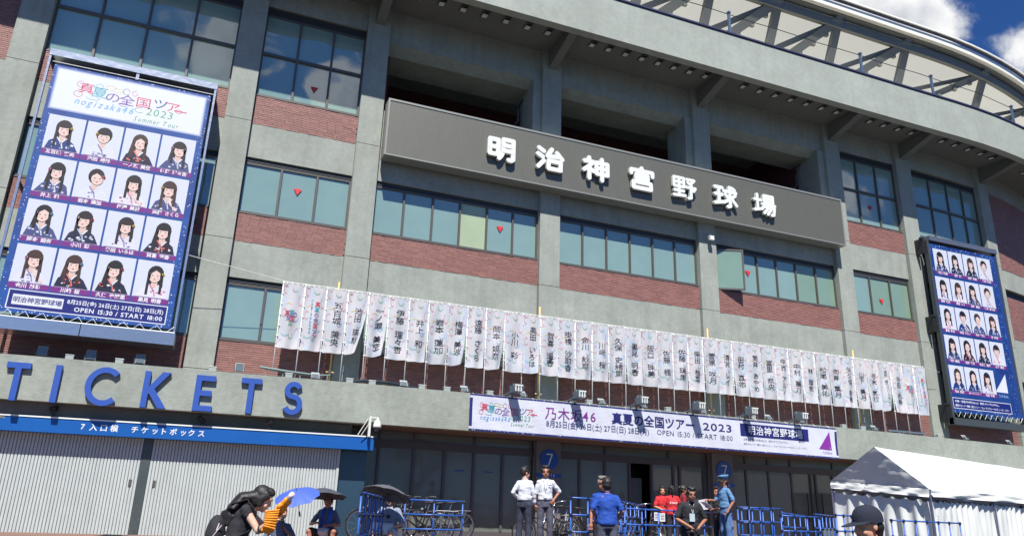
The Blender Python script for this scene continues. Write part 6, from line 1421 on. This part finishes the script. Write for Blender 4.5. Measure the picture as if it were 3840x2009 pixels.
for p in (Lc, R_, R_ + ax * .62, R_ + ax * 1.24, R_ + back, Lc + back): mb = MB(); mb.tube([V(p.x, p.y, -.25), p + V(0, 0, -.02)], .024, 8); mb.build('tent_pole', silver_pipe, TT, loc=loc)
mb = MB(); mb.tube([Lc - V(0, 0, .2), R_ - V(0, 0, .2)], .016, 6); mb.tube([R_ - V(0, 0, .2), R_ + back - V(0, 0, .2)], .016, 6); mb.build('curtain_rail', silver_pipe, TT, loc=loc)
mb = MB(); p = R_
for k in range(14): mb.tube([p + V(.02 * math.sin(k), -.05, -.55 - k * .05), p + V(.05 + .03 * math.cos(k * 2), -.09, -.58 - k * .05), p + V(.07, -.04, -.62 - k * .05)], .006, 4)
mb.build('rope_coil', pole_w, TT, loc=loc)
# ------------------------------------------------------------------ silver crowd barricades
def barricade(label, a, b, ztop):
    a = Vector((a[0], a[1], 0)); b = Vector((b[0], b[1], 0)); L = (b - a).length; T = thing('crowd_barricade', label, 'barricade', (a.x, a.y, G1), math.atan2(b.y - a.y, b.x - a.x), 'steel crowd barricades'); H_ = ztop - G1
    mb = MB(); r_ = .10; pts = [(0, 0, .12), (0, 0, H_ - r_)] + [(r_ - r_ * math.cos(t_), 0, H_ - r_ + r_ * math.sin(t_)) for t_ in [math.pi / 8 * k for k in range(1, 4)]] + [(r_, 0, H_), (L - r_, 0, H_)] + [(L - r_ + r_ * math.sin(t_), 0, H_ - r_ + r_ * math.cos(t_)) for t_ in [math.pi / 8 * k for k in range(1, 4)]] + [(L, 0, H_ - r_), (L, 0, .12)]
    mb.tube(pts, .019, 8); mb.tube([(0, 0, .2), (L, 0, .2)], .016, 8); mb.build('frame', silver_pipe, T, smooth=True)
    n = max(3, int(L / .13)); me = None
    for i in range(1, n):
        if me is None: mb = MB(); mb.tube([(0, 0, .2), (0, 0, H_)], .008, 6); o = mb.build('bar', silver_pipe, T); me = o.data
        else: o = bpy.data.objects.new('bar', me); COL.objects.link(o); o.parent = T
        o.location = (L * i / n, 0, 0)
    for x in (.12, L - .12): mb = MB(); mb.tube([(x, -.22, .0), (x, 0, .14), (x, .22, 0)], .014, 6); mb.build('foot', silver_pipe, T)
a = ray_at(3522, 1970, 14.6); b = ray_at(3770, 1995, 15.0); barricade('steel crowd barricade in front of the tent wall', (a.x, a.y), (b.x, b.y), .57)
a = ray_at(3780, 1976, 14.7); b = ray_at(4040, 1990, 15.4); barricade('steel crowd barricade cut by the right edge in front of the tent', (a.x, a.y), (b.x, b.y), .57)
# notices hanging on the rail by the staff
for (px, py, d, lab) in ((2463, 1935, 17.6, 'left of two white notices hanging on the rail by the red shirted staff'), (2484, 1938, 17.6, 'right of two white notices hanging on the rail by the red shirted staff')):
    c = ray_at(px, py, d); mb = MB(); mb.box(-.06, .06, -.004, .004, -.09, .09); t_ = thing('notice', lab, 'notice', c, -.3); mb.build('sheet', mat('white_paper', lin(214, 214, 218), .8), t_)
    mb = MB()
    for q in range(4): mb.box(-.045, .045, -.008, -.005, .05 - q * .035, .062 - q * .035)
    mb.build('notice_print', dark_m, t_)
# ------------------------------------------------------------------ trees across the plaza (they show in the glass)
leafm = mat('tree_leaf', lin(74, 98, 52), .7, rnd=.35); barkm = mat('tree_bark', lin(78, 66, 54), .9, var=.2, scale=5)
for i, (x, y, h, lab) in enumerate(((-13, -44, 13, 'broad leafy tree across the plaza on the left'), (22, -46, 18, 'tallest leafy tree across the plaza'), (33, -40, 16, 'leafy tree across the plaza at the far right'), (3, -52, 11, 'lowest leafy tree across the plaza'), (12, -54, 13, 'leafy tree across the plaza right of the lowest one'))):
    t_ = thing('leafy_tree', lab, 'tree', (x, y, -.25), 0, 'trees across the plaza'); mb = MB(); mb.tube([(0, 0, 0), (.1, 0, h * .3), (0, .2, h * .6), (.2, 0, h * .85)], [.4, .3, .2, .06], 8)
    for q in range(6): a = q * 1.05; mb.tube([(0, 0, h * (.3 + .06 * q)), (math.cos(a) * h * .2, math.sin(a) * h * .2, h * (.5 + .05 * q))], [.14, .04], 6)
    mb.build('trunk', barkm, t_, smooth=True); rs = random.Random(i); mb = MB(); cl = [(rs.gauss(0, .16) * h, rs.gauss(0, .16) * h, h * rs.uniform(.4, .95), rs.uniform(.10, .17) * h) for _ in range(16)]
    for (cx, cy, cz, cr_) in cl:
        for _ in range(150):
            v = Vector((rs.gauss(0, 1), rs.gauss(0, 1), rs.gauss(0, 1))).normalized() * cr_ * rs.uniform(.6, 1); c = Vector((cx, cy, cz)) + v; u = Vector((rs.gauss(0, 1), rs.gauss(0, 1), rs.gauss(0, 1))).normalized() * .22; w = u.orthogonal().normalized() * .18
            mb.poly([c - u, c - w, c + u, c + w])
    stuff(mb.build('crown', leafm, t_))

bpy.data.scenes.remove(TMP)
